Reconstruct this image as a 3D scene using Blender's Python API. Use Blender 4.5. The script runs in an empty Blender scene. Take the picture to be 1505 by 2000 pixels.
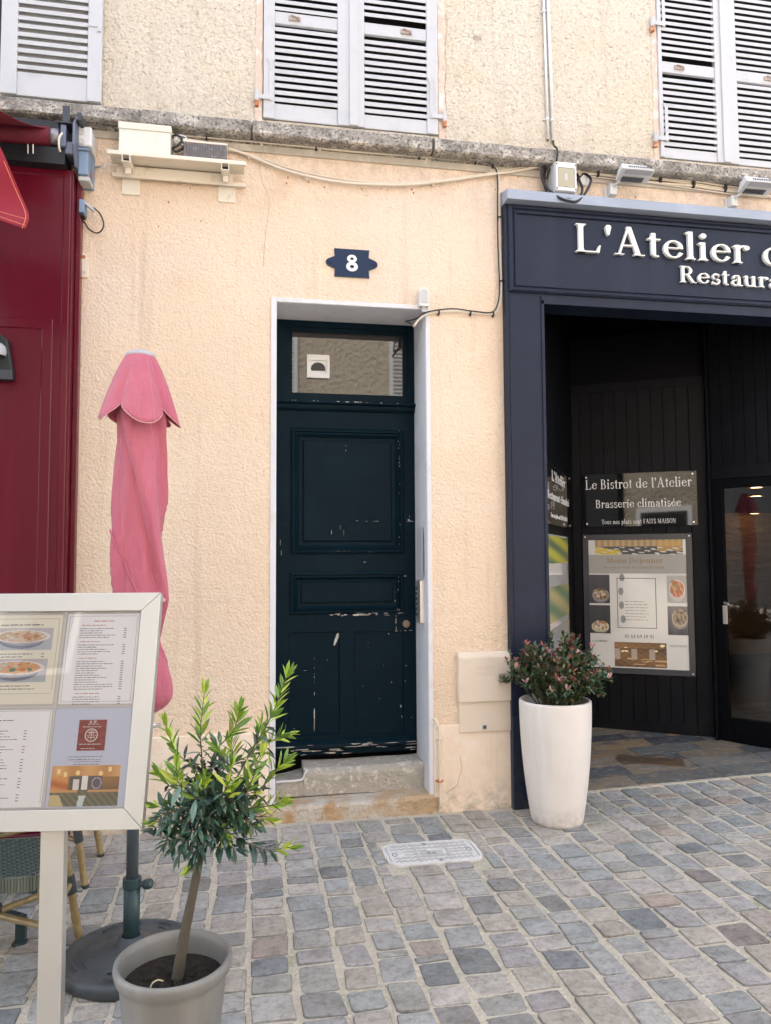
import bpy, math, random
from mathutils import Vector, Matrix
random.seed(7)
R = random.random
def U(a, b): return a + (b - a) * R()
SC = bpy.context.scene
# ------------------------------------------------------------------ camera
CX, CY, F, D = 752.5, 1000.0, 1450.0, 4.4
_p, _y, _r = (math.radians(a) for a in (3.46, 10.27, -0.318))
FW = Vector((math.sin(_y)*math.cos(_p), math.cos(_y)*math.cos(_p), math.sin(_p)))
_rt = Vector((math.cos(_y), -math.sin(_y), 0)); _up = _rt.cross(FW)
RT = math.cos(_r)*_rt + math.sin(_r)*_up
UP = -math.sin(_r)*_rt + math.cos(_r)*_up
CAM = Vector((0, -D, 1.5207))
cd = bpy.data.cameras.new('camera'); cam = bpy.data.objects.new('camera', cd)
SC.collection.objects.link(cam); SC.camera = cam
cam.matrix_world = Matrix(((RT.x, UP.x, -FW.x, CAM.x), (RT.y, UP.y, -FW.y, CAM.y), (RT.z, UP.z, -FW.z, CAM.z), (0, 0, 0, 1)))
cd.sensor_fit = 'VERTICAL'; cd.sensor_height = 36; cd.lens = F/2000*36
cd.clip_start = 0.05; cd.clip_end = 2000
# ------------------------------------------------------------------ world, sun, exposure
SUN_EL, SUN_AZ = math.radians(50), math.radians(-22)
w = bpy.data.worlds.new("World"); SC.world = w; w.use_nodes = True
nt = w.node_tree; bg = nt.nodes['Background']
sky = nt.nodes.new('ShaderNodeTexSky'); sky.sky_type = 'NISHITA'; sky.sun_disc = False
sky.sun_elevation = SUN_EL; sky.sun_rotation = SUN_AZ; sky.dust_density = 2.0; sky.ozone_density = 0.6
hs = nt.nodes.new('ShaderNodeHueSaturation'); hs.inputs['Saturation'].default_value = .5; nt.links.new(sky.outputs[0], hs.inputs['Color']); nt.links.new(hs.outputs[0], bg.inputs[0]); bg.inputs[1].default_value = 0.15
sl = bpy.data.lights.new('sun', 'SUN'); sl.energy = 4.2; sl.angle = math.radians(0.5); sl.color = (1, .94, .84)
so = bpy.data.objects.new('sun', sl); SC.collection.objects.link(so)
sd = Vector((math.sin(SUN_AZ)*math.cos(SUN_EL), math.cos(SUN_AZ)*math.cos(SUN_EL), math.sin(SUN_EL)))
so.rotation_euler = sd.to_track_quat('Z', 'Y').to_euler(); so.location = sd*30
SC.view_settings.view_transform = 'Standard'; SC.view_settings.look = 'None'
SC.view_settings.exposure = 2.7; SC.view_settings.gamma = 1
SC.cycles.max_bounces = 8; SC.cycles.diffuse_bounces = 4; SC.cycles.use_denoising = True
# ------------------------------------------------------------------ measuring helpers
def ray(a, b): return (a-CX)/F*RT - (b-CY)/F*UP + FW
def W(a, b, Y=0.0):
    d = ray(a, b); return CAM + d*((Y-CAM.y)/d.y)
def G(a, b, z=0.0):
    d = ray(a, b); return CAM + d*((z-CAM.z)/d.z)
def OnP(a, b, P, n):
    d = ray(a, b); return CAM + d*((P-CAM).dot(n)/d.dot(n))
def X(a, b, Y=0.0): return W(a, b, Y).x
def Z(a, b, Y=0.0): return W(a, b, Y).z
def gz(x, y): return 0.03*max(0.0, min(x, 5.0)-1.5)*max(0.0, min(1.0, 1+(y-.1)/3.5))
# ------------------------------------------------------------------ colours and materials
def lin(c): return tuple(((v/255)/12.92 if v/255 <= .04045 else ((v/255+.055)/1.055)**2.4) for v in c)
MATS = {}
def mat(name, col, rough=.6, metal=0, bump=None, var=None, coat=0, spec=.5, speck=None, vcol=False, sheen=0, trans=0, emit=None, stretch=None, bump2=None, ior=None, streak=None, grime=None):
    if name in MATS: return MATS[name]
    m = bpy.data.materials.new(name); m.use_nodes = True; MATS[name] = m
    t = m.node_tree; b = t.nodes['Principled BSDF']; N = t.nodes.new; L = t.links.new
    b.inputs['Base Color'].default_value = (*col, 1); b.inputs['Roughness'].default_value = rough
    b.inputs['Metallic'].default_value = metal; b.inputs['Coat Weight'].default_value = coat
    b.inputs['Coat Roughness'].default_value = .08
    b.inputs['Specular IOR Level'].default_value = spec
    b.inputs['Sheen Weight'].default_value = sheen; b.inputs['Transmission Weight'].default_value = trans
    if ior: b.inputs['IOR'].default_value = ior
    if emit: b.inputs['Emission Color'].default_value = (*emit[0], 1); b.inputs['Emission Strength'].default_value = emit[1]
    geo = N('ShaderNodeNewGeometry'); mp = N('ShaderNodeMapping'); L(geo.outputs['Position'], mp.inputs[0])
    if stretch: mp.inputs['Scale'].default_value = stretch
    cur = None
    if vcol:
        a = N('ShaderNodeVertexColor'); a.layer_name = 'Col'; cur = a.outputs[0]
    def noise(scale, detail=4, ro=.6):
        n = N('ShaderNodeTexNoise'); n.inputs['Scale'].default_value = scale; n.inputs['Detail'].default_value = detail
        n.inputs['Roughness'].default_value = ro; L(mp.outputs[0], n.inputs[0]); return n
    def mixin(fac, c2, cur, lo, hi, blend='MIX'):
        r = N('ShaderNodeMapRange'); r.inputs[1].default_value = lo; r.inputs[2].default_value = hi; L(fac, r.inputs[0])
        x = N('ShaderNodeMix'); x.data_type = 'RGBA'; x.blend_type = blend; L(r.outputs[0], x.inputs[0])
        if cur is None: x.inputs[6].default_value = (*col, 1)
        else: L(cur, x.inputs[6])
        x.inputs[7].default_value = (*c2, 1); return x.outputs[2]
    for v in (var or []):   # (colour, scale, lo, hi)
        cur = mixin(noise(v[1]).outputs[0], v[0], cur, v[2], v[3], v[4] if len(v) > 4 else 'MIX')
    if streak:              # (colour, lo, hi) rain streaks running down
        mp2 = N('ShaderNodeMapping'); mp2.inputs['Scale'].default_value = (9, 9, .55); L(geo.outputs['Position'], mp2.inputs[0])
        n = N('ShaderNodeTexNoise'); n.inputs['Scale'].default_value = 1; n.inputs['Detail'].default_value = 6; n.inputs['Roughness'].default_value = .65; L(mp2.outputs[0], n.inputs[0]); cur = mixin(n.outputs[0], streak[0], cur, streak[1], streak[2])
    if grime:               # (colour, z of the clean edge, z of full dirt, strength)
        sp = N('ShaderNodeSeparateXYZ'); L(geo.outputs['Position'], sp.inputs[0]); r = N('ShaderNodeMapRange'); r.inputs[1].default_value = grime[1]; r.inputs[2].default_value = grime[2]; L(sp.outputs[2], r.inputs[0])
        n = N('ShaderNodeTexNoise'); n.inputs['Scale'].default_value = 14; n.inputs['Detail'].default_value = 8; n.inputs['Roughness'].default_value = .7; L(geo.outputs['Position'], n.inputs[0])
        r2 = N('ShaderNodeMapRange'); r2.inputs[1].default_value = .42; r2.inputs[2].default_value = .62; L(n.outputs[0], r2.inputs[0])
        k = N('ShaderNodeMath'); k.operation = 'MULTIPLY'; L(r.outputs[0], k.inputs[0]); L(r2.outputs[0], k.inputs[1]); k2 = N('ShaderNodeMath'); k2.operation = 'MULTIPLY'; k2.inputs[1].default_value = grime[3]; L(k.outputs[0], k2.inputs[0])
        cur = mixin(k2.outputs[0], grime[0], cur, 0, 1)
    if speck:               # (colour, scale, lo, hi) small chips
        n = N('ShaderNodeTexNoise'); n.inputs['Scale'].default_value = speck[1]; n.inputs['Detail'].default_value = 8; n.inputs['Roughness'].default_value = .75
        L(geo.outputs['Position'], n.inputs[0]); cur = mixin(n.outputs[0], speck[0], cur, speck[2], speck[3])
    if cur is not None: L(cur, b.inputs['Base Color'])
    last = None
    for bb in (bump, bump2):
        if bb:              # (scale, distance[, 'v'])
            if len(bb) > 2 and bb[2] == 'v':
                n = N('ShaderNodeTexVoronoi'); n.inputs['Scale'].default_value = bb[0]; L(mp.outputs[0], n.inputs[0]); h = n.outputs['Distance']
            elif len(bb) > 2 and bb[2] == 'w':
                n = N('ShaderNodeTexWave'); n.inputs['Scale'].default_value = bb[0]; n.inputs['Distortion'].default_value = .4; L(mp.outputs[0], n.inputs[0]); h = n.outputs[0]
            else: h = noise(bb[0], 5).outputs[0]
            u = N('ShaderNodeBump'); u.inputs['Distance'].default_value = bb[1]; u.inputs['Strength'].default_value = 1; L(h, u.inputs['Height'])
            if last: L(last, u.inputs['Normal'])
            last = u.outputs[0]
    if last: L(last, b.inputs['Normal'])
    return m
PEACH = mat('peach_render', (.80, .625, .46), .9, bump=(64, .014), bump2=(22, .008),
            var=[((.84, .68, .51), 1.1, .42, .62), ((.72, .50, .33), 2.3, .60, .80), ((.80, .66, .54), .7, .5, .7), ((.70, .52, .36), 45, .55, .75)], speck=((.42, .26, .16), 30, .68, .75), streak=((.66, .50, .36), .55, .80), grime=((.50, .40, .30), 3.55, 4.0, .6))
PEACH_LO = mat('peach_plinth_paint', (.82, .68, .53), .8, bump=(40, .003), bump2=(4, .006), var=[((.76, .60, .45), 3, .5, .75), ((.85, .74, .61), 9, .5, .7)], speck=((.40, .28, .18), 30, .68, .74), streak=((.70, .56, .42), .55, .78), grime=((.30, .26, .20), .22, .0, .75))
CREAM = mat('cream_roughcast', (.85, .755, .59), .92, bump=(52, .034), bump2=(21, .024),
            var=[((.86, .78, .64), 1.4, .42, .6), ((.80, .66, .48), 1.9, .58, .8), ((.50, .40, .29), 44, .56, .70)], speck=((.33, .24, .17), 15, .69, .74), streak=((.68, .57, .43), .56, .80), grime=((.58, .45, .35), 4.40, 4.14, .5))
LEDGE = mat('weathered_ledge_stone', (.36, .33, .29), .95, bump=(50, .02), var=[((.62, .57, .50), 14, .50, .60), ((.18, .17, .15), 6, .52, .68), ((.30, .33, .20), 9, .62, .74), ((.12, .11, .10), 60, .50, .64)], speck=((.72, .68, .6), 90, .58, .64))
LEDGE_U = mat('ledge_underside', (.46, .42, .35), .95, bump=(40, .006), var=[((.30, .28, .24), 5, .5, .66), ((.6, .55, .47), 10, .5, .7)])
WHITE_R = mat('white_reveal_paint', (.66, .66, .675), .7, bump=(30, .003), bump2=(6, .008), var=[((.56, .55, .54), 5, .55, .75)], speck=((.35, .3, .26), 40, .70, .74))
SHUT = mat('grey_shutter_paint', (.52, .53, .54), .55, bump=(30, .001), var=[((.44, .46, .475), 5, .55, .75)], speck=((.42, .40, .36), 60, .70, .74))
SHUTBACK = mat('shutter_backing', (.33, .33, .33), .7)
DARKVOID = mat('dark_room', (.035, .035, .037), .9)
RUST = mat('rusty_iron', (.42, .16, .07), .85, bump=(200, .001), var=[((.70, .42, .25), 40, .5, .7)])
BRICKY = mat('chipped_window_edge', (.66, .52, .43), .95, bump=(30, .01), var=[((.55, .43, .36), 9, .58, .68), ((.78, .72, .64), 14, .50, .62)])
DOORP = mat('dark_teal_door_paint', (.0016, .0105, .018), .42, bump=(25, .0006), bump2=(90, .0003), var=[((.003, .016, .025), 4, .5, .8), ((.006, .016, .020), 28, .58, .72)], spec=.07)
CHIP = mat('chipped_bare_wood', (.34, .31, .27), .85, bump=(80, .002), var=[((.52, .50, .46), 30, .5, .6)])
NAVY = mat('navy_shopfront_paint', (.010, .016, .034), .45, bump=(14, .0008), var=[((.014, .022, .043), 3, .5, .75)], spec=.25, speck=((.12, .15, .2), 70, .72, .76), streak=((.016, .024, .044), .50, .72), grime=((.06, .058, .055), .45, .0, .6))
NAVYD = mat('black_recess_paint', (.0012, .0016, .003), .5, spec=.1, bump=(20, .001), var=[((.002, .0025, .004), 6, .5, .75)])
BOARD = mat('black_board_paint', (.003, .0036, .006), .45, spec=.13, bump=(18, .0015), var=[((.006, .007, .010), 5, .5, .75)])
CAPM = mat('blue_grey_flashing', (.30, .345, .42), .45, bump=(8, .003), var=[((.38, .43, .52), 3, .5, .7)])
REDP = mat('dark_red_paint', (.10, .0015, .012), .3, coat=.22, spec=.3, bump=(9, .0012), var=[((.115, .003, .014), 2, .5, .75)], speck=((.45, .12, .12), 40, .74, .78), streak=((.13, .006, .016), .50, .74))
STONE1 = mat('worn_grey_step_stone', (.40, .37, .31), .9, bump=(35, .02), bump2=(7, .012), var=[((.36, .33, .28), 6, .5, .72), ((.6, .56, .48), 22, .54, .66)], speck=((.2, .18, .15), 40, .67, .72))
STONE2 = mat('ochre_step_stone', (.46, .33, .20), .9, bump=(35, .022), bump2=(8, .012), var=[((.52, .47, .40), 5, .45, .60), ((.42, .26, .12), 7, .55, .7)], speck=((.20, .16, .12), 30, .58, .68))
MORTAR = mat('sandy_joint_mortar', (.56, .50, .40), .95, bump=(110, .012), bump2=(22, .02), var=[((.42, .40, .30), 5, .5, .7), ((.28, .32, .14), 2.6, .64, .74), ((.64, .58, .48), 60, .5, .66)], speck=((.17, .16, .13), 70, .64, .70))
COBBLE = mat('worn_cobble_stone', (.3, .3, .3), .75, vcol=True, bump=(60, .010), bump2=(14, .022), var=[((.70, .67, .63), 38, .48, .72, 'MULTIPLY'), ((.74, .73, .72), 9, .46, .72, 'MULTIPLY')], spec=.25)
SLATE = mat('slate_floor_tile', (.2, .2, .2), .38, vcol=True, bump=(14, .004), stretch=(1, 2.2, 1), var=[((.07, .08, .09), 7, .50, .70), ((.34, .22, .12), 5, .60, .70), ((.30, .30, .30), 18, .56, .70)])
PLAST_W = mat('white_plastic', (.66, .66, .65), .45)
PLAST_DIRTY = mat('aged_white_plastic', (.50, .50, .48), .55, var=[((.5, .48, .42), 12, .55, .75)])
PLAST_CREAM = mat('cream_painted_metal', (.72, .66, .55), .6, bump=(30, .001), var=[((.55, .46, .36), 12, .6, .75)])
CABLE_C = mat('cream_cable', (.70, .62, .50), .6)
CABLE_K = mat('black_cable', (.015, .015, .016), .5)
GREYM = mat('ribbed_grey_metal', (.16, .15, .15), .6, var=[((.32, .3, .28), 40, .55, .7)])
AMBER = mat('amber_breaker_window', (.40, .37, .25), .25)
BLUEG = mat('blue_grey_plastic', (.20, .28, .40), .5)
DGREY = mat('dark_painted_steel', (.045, .05, .06), .45)
STEEL = mat('brushed_steel', (.72, .70, .67), .33, metal=.85, bump=(60, .0004), stretch=(1, 1, .08))
STEELW = mat('anodised_frame', (.56, .555, .52), .42, metal=.5, bump=(90, .0003), stretch=(.1, 1, 1))
BLUEPL = mat('enamel_blue_plate', (.010, .026, .065), .4, spec=.25, speck=((.3, .3, .3), 50, .74, .78))
NUMW = mat('worn_white_numeral', (.74, .73, .70), .5, speck=((.25, .25, .3), 60, .62, .66))
FABRIC = mat('pink_parasol_canvas', (.44, .10, .15), .8, sheen=.15, bump=(400, .0008), bump2=(11, .022), stretch=(1, 1, .35), var=[((.50, .14, .19), 3, .45, .7)])
FABSEAM = mat('pale_canvas_hem', (.56, .25, .27), .8)
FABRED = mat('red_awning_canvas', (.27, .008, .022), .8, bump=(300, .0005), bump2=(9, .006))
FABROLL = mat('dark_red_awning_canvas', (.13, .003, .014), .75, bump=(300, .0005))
STITCH = mat('awning_stitching', (.70, .25, .12), .8)
POLEG = mat('grey_parasol_pole', (.11, .135, .155), .4, metal=.3)
POLED = mat('dark_teal_tube', (.02, .045, .05), .4)
BASEM = mat('black_cast_base', (.045, .055, .06), .55, bump=(30, .003), var=[((.07, .075, .08), 8, .5, .7)])
CAPG = mat('grey_plastic_cap', (.42, .42, .45), .5)
POTG = mat('taupe_plastic_pot', (.185, .183, .17), .5, bump=(20, .001), var=[((.21, .208, .19), 4, .5, .7)], speck=((.3, .28, .25), 70, .70, .74), streak=((.24, .235, .215), .52, .72))
POTW = mat('white_ceramic_planter', (.70, .655, .61), .42, bump=(5, .002), var=[((.66, .61, .56), 3, .5, .75)], speck=((.20, .15, .12), 22, .715, .74), streak=((.60, .56, .50), .56, .78), grime=((.30, .26, .21), .14, .0, .7))
SOIL = mat('potting_soil', (.022, .017, .013), .95, bump=(60, .02), bump2=(20, .03), speck=((.30, .22, .14), 55, .66, .70))
BARK = mat('olive_bark', (.085, .072, .052), .85, bump=(60, .012), stretch=(1, 1, .3), var=[((.15, .125, .095), 20, .5, .65)])
TWIG = mat('pale_twig', (.10, .095, .05), .7)
LEAFD = mat('dark_olive_leaf', (.05, .10, .06), .34, vcol=True, spec=.7)
LEAFY = mat('fresh_olive_leaf', (.3, .45, .06), .45, vcol=True, var=[((.8, .85, .7), 60, .5, .7, 'MULTIPLY')])
LEAFS = mat('shrub_leaf', (.05, .09, .03), .35, vcol=True, spec=.6)
BAMBOO = mat('bamboo_cane', (.25, .175, .07), .4, coat=.2, var=[((.32, .24, .11), 30, .4, .6), ((.16, .10, .04), 12, .6, .75)])
WRAP = mat('black_cane_binding', (.035, .04, .04), .5)
PAPER = mat('menu_paper', (.84, .89, .99), .6)
PAPERC = mat('cream_menu_paper', (.80, .81, .74), .6)
PAPERB = mat('pale_blue_poster_paper', (.56, .64, .84), .5)
PRINTM = mat('printed_picture', (.5, .5, .5), .5, vcol=True)
INK = mat('grey_ink', (.20, .21, .25), .7)
INKR = mat('reddish_ink', (.50, .27, .25), .7)
INKK = mat('black_ink', (.03, .03, .035), .7)
INKBR = mat('brown_ink', (.24, .16, .07), .7)
LETW = mat('white_sign_letter', (.82, .81, .76), .5)
PLEXI = mat('black_acrylic_sign', (.003, .003, .004), .03, spec=.6)
LETP = mat('white_print', (.72, .72, .72), .5)
POSTERP = mat('poster_paper', (.62, .61, .58), .12, coat=1.0)
COVER = mat('pale_composite_cover', (.62, .60, .575), .6, bump=(60, .004), var=[((.50, .485, .46), 20, .5, .7)])
GRILLE = mat('bronze_grille', (.16, .10, .06), .5, metal=.4)
WEAVE = mat('dark_green_wicker', (.05, .065, .055), .5, vcol=True)
STONEW = mat('interior_stone_wall', (.12, .08, .05), .9, bump=(7, .05), stretch=(.6, .6, 2))
LAMPE = mat('lit_ceiling_lamp', (1, .7, .4), .5, emit=((1, .62, .28), 2.2))
OPP = mat('opposite_house_render', (.56, .49, .39), .95, bump=(15, .16), bump2=(9, .03), var=[((.5, .42, .33), 2, .5, .7)])
OPPB = mat('opposite_brick_red', (.30, .07, .05), .8)
ROOFM = mat('roof_tile', (.30, .13, .08), .9, bump=(6, .03))
GLASSD = mat('dark_window_glass', (.015, .015, .016), .04, spec=1.0, ior=1.75)
GLASSM = mat('mirroring_transom_glass', (.022, .020, .018), .03, spec=.9, ior=1.5)
def glass_mat(name, tint=(1, 1, 1)):
    m = bpy.data.materials.new(name); m.use_nodes = True; t = m.node_tree; t.nodes.clear()
    o = t.nodes.new('ShaderNodeOutputMaterial'); mx = t.nodes.new('ShaderNodeMixShader'); tr = t.nodes.new('ShaderNodeBsdfTransparent')
    gl = t.nodes.new('ShaderNodeBsdfGlossy'); gl.inputs['Roughness'].default_value = .02; fr = t.nodes.new('ShaderNodeFresnel'); fr.inputs[0].default_value = 1.5
    tr.inputs[0].default_value = (*tint, 1); t.links.new(fr.outputs[0], mx.inputs[0]); t.links.new(tr.outputs[0], mx.inputs[1]); t.links.new(gl.outputs[0], mx.inputs[2]); t.links.new(mx.outputs[0], o.inputs[0]); return m
GLASS = glass_mat('clear_glass')
# ------------------------------------------------------------------ mesh builder
class MB:
    def __init__(s): s.v = []; s.f = []; s.c = []; s.col = None
    def add(s, vs, fs, col=None):
        n = len(s.v); s.v += [tuple(v) for v in vs]; s.f += [tuple(i+n for i in f) for f in fs]; s.c += [col or s.col]*len(fs); return s
    def box(s, x0, x1, y0, y1, z0, z1, col=None):
        vs = [(x, y, z) for x in (x0, x1) for y in (y0, y1) for z in (z0, z1)]
        return s.add(vs, [(0, 1, 3, 2), (4, 6, 7, 5), (0, 4, 5, 1), (2, 3, 7, 6), (0, 2, 6, 4), (1, 5, 7, 3)], col)
    def fbox(s, O, u, v, n, a0, a1, b0, b1, c0, c1, col=None):   # box in a frame
        vs = [O+u*a+v*b+n*c for a in (a0, a1) for b in (b0, b1) for c in (c0, c1)]
        return s.add(vs, [(0, 1, 3, 2), (4, 6, 7, 5), (0, 4, 5, 1), (2, 3, 7, 6), (0, 2, 6, 4), (1, 5, 7, 3)], col)
    def quad(s, a, b, c, d, col=None): return s.add([a, b, c, d], [(0, 1, 2, 3)], col)
    def poly(s, pts, ext, col=None):   # planar outline extruded by vector ext
        n = len(pts); e = Vector(ext); vs = [Vector(p) for p in pts] + [Vector(p)+e for p in pts]
        return s.add(vs, [tuple(range(n))[::-1], tuple(range(n, 2*n))] + [(i, (i+1) % n, n+(i+1) % n, n+i) for i in range(n)], col)
    def tube(s, pts, r, n=8, col=None, cap=True):
        pts = [Vector(p) for p in pts]; m = len(pts); rs = r if isinstance(r, (list, tuple)) else [r]*m
        vs = []; prev = None
        for i, p in enumerate(pts):
            t = (pts[min(i+1, m-1)]-pts[max(i-1, 0)]).normalized()
            if prev is None: a = t.orthogonal().normalized()
            else: a = (prev - t*prev.dot(t)); a = a.normalized() if a.length > 1e-6 else t.orthogonal().normalized()
            prev = a; b = t.cross(a)
            for k in range(n): g = 2*math.pi*k/n; vs.append(p+(a*math.cos(g)+b*math.sin(g))*rs[i])
        fs = [(i*n+k, i*n+(k+1) % n, (i+1)*n+(k+1) % n, (i+1)*n+k) for i in range(m-1) for k in range(n)]
        if cap: fs += [tuple(range(n))[::-1], tuple(range((m-1)*n, m*n))]
        return s.add(vs, fs, col)
    def lathe(s, prof, c, n=48, col=None, ax=None):   # prof: (r, z)
        c = Vector(c); vs = []
        for r, z in prof:
            for k in range(n): g = 2*math.pi*k/n; vs.append(c+Vector((r*math.cos(g), r*math.sin(g), z)))
        return s.add(vs, [(i*n+k, i*n+(k+1) % n, (i+1)*n+(k+1) % n, (i+1)*n+k) for i in range(len(prof)-1) for k in range(n)], col)
    def build(s, name, m, parent=None, smooth=False, bevel=0, seg=2, solid=0, auto=None):
        me = bpy.data.meshes.new(name)
        if not s.v: s.v = [(0, 0, 0)]
        xs = [v[0] for v in s.v]; ys = [v[1] for v in s.v]; zs = [v[2] for v in s.v]
        o = Vector(((min(xs)+max(xs))/2, (min(ys)+max(ys))/2, min(zs)))
        me.from_pydata([(v[0]-o.x, v[1]-o.y, v[2]-o.z) for v in s.v], [], s.f); me.update()
        if any(c is not None for c in s.c):
            ca = me.color_attributes.new('Col', 'FLOAT_COLOR', 'CORNER'); li = 0; buf = []
            for p, c in zip(me.polygons, s.c): buf += list((*(c or (.5, .5, .5)), 1))*p.loop_total
            ca.data.foreach_set('color', buf)
        if isinstance(m, (list, tuple)):
            for q in m: me.materials.append(q)
        else: me.materials.append(m)
        if smooth: me.polygons.foreach_set('use_smooth', [True]*len(me.polygons))
        ob = bpy.data.objects.new(name, me); SC.collection.objects.link(ob)
        if parent is not None:
            ob.parent = parent; q = parent; base = Vector((0, 0, 0))
            while q is not None: base += q.location; q = q.parent
            ob.location = o-base
        else: ob.location = o
        if solid: md = ob.modifiers.new('solid', 'SOLIDIFY'); md.thickness = solid; md.offset = 0
        if bevel: md = ob.modifiers.new('bevel', 'BEVEL'); md.width = bevel; md.segments = seg; md.limit_method = 'ANGLE'; md.angle_limit = math.radians(40)
        return ob
def tag(o, label, cat, group=None):
    o['label'] = label; o['category'] = cat
    if group: o['group'] = group
    return o
def thing(name, label, cat, loc, group=None):
    o = bpy.data.objects.new(name, None); o.empty_display_size = .1; SC.collection.objects.link(o); o.location = Vector(loc)
    return tag(o, label, cat, group)
def struct(o): o['kind'] = 'structure'; return o
def smoothpts(pts, k=6):   # catmull-rom
    P = [Vector(p) for p in pts]; P = [P[0]*2-P[1]] + P + [P[-1]*2-P[-2]]; out = []
    for i in range(1, len(P)-2):
        for j in range(k):
            t = j/k; a, b, c, d = P[i-1:i+3]
            out.append(.5*((2*b)+(c-a)*t+(2*a-5*b+4*c-d)*t*t+(3*b-a-3*c+d)*t**3))
    return out+[P[-2]]
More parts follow.
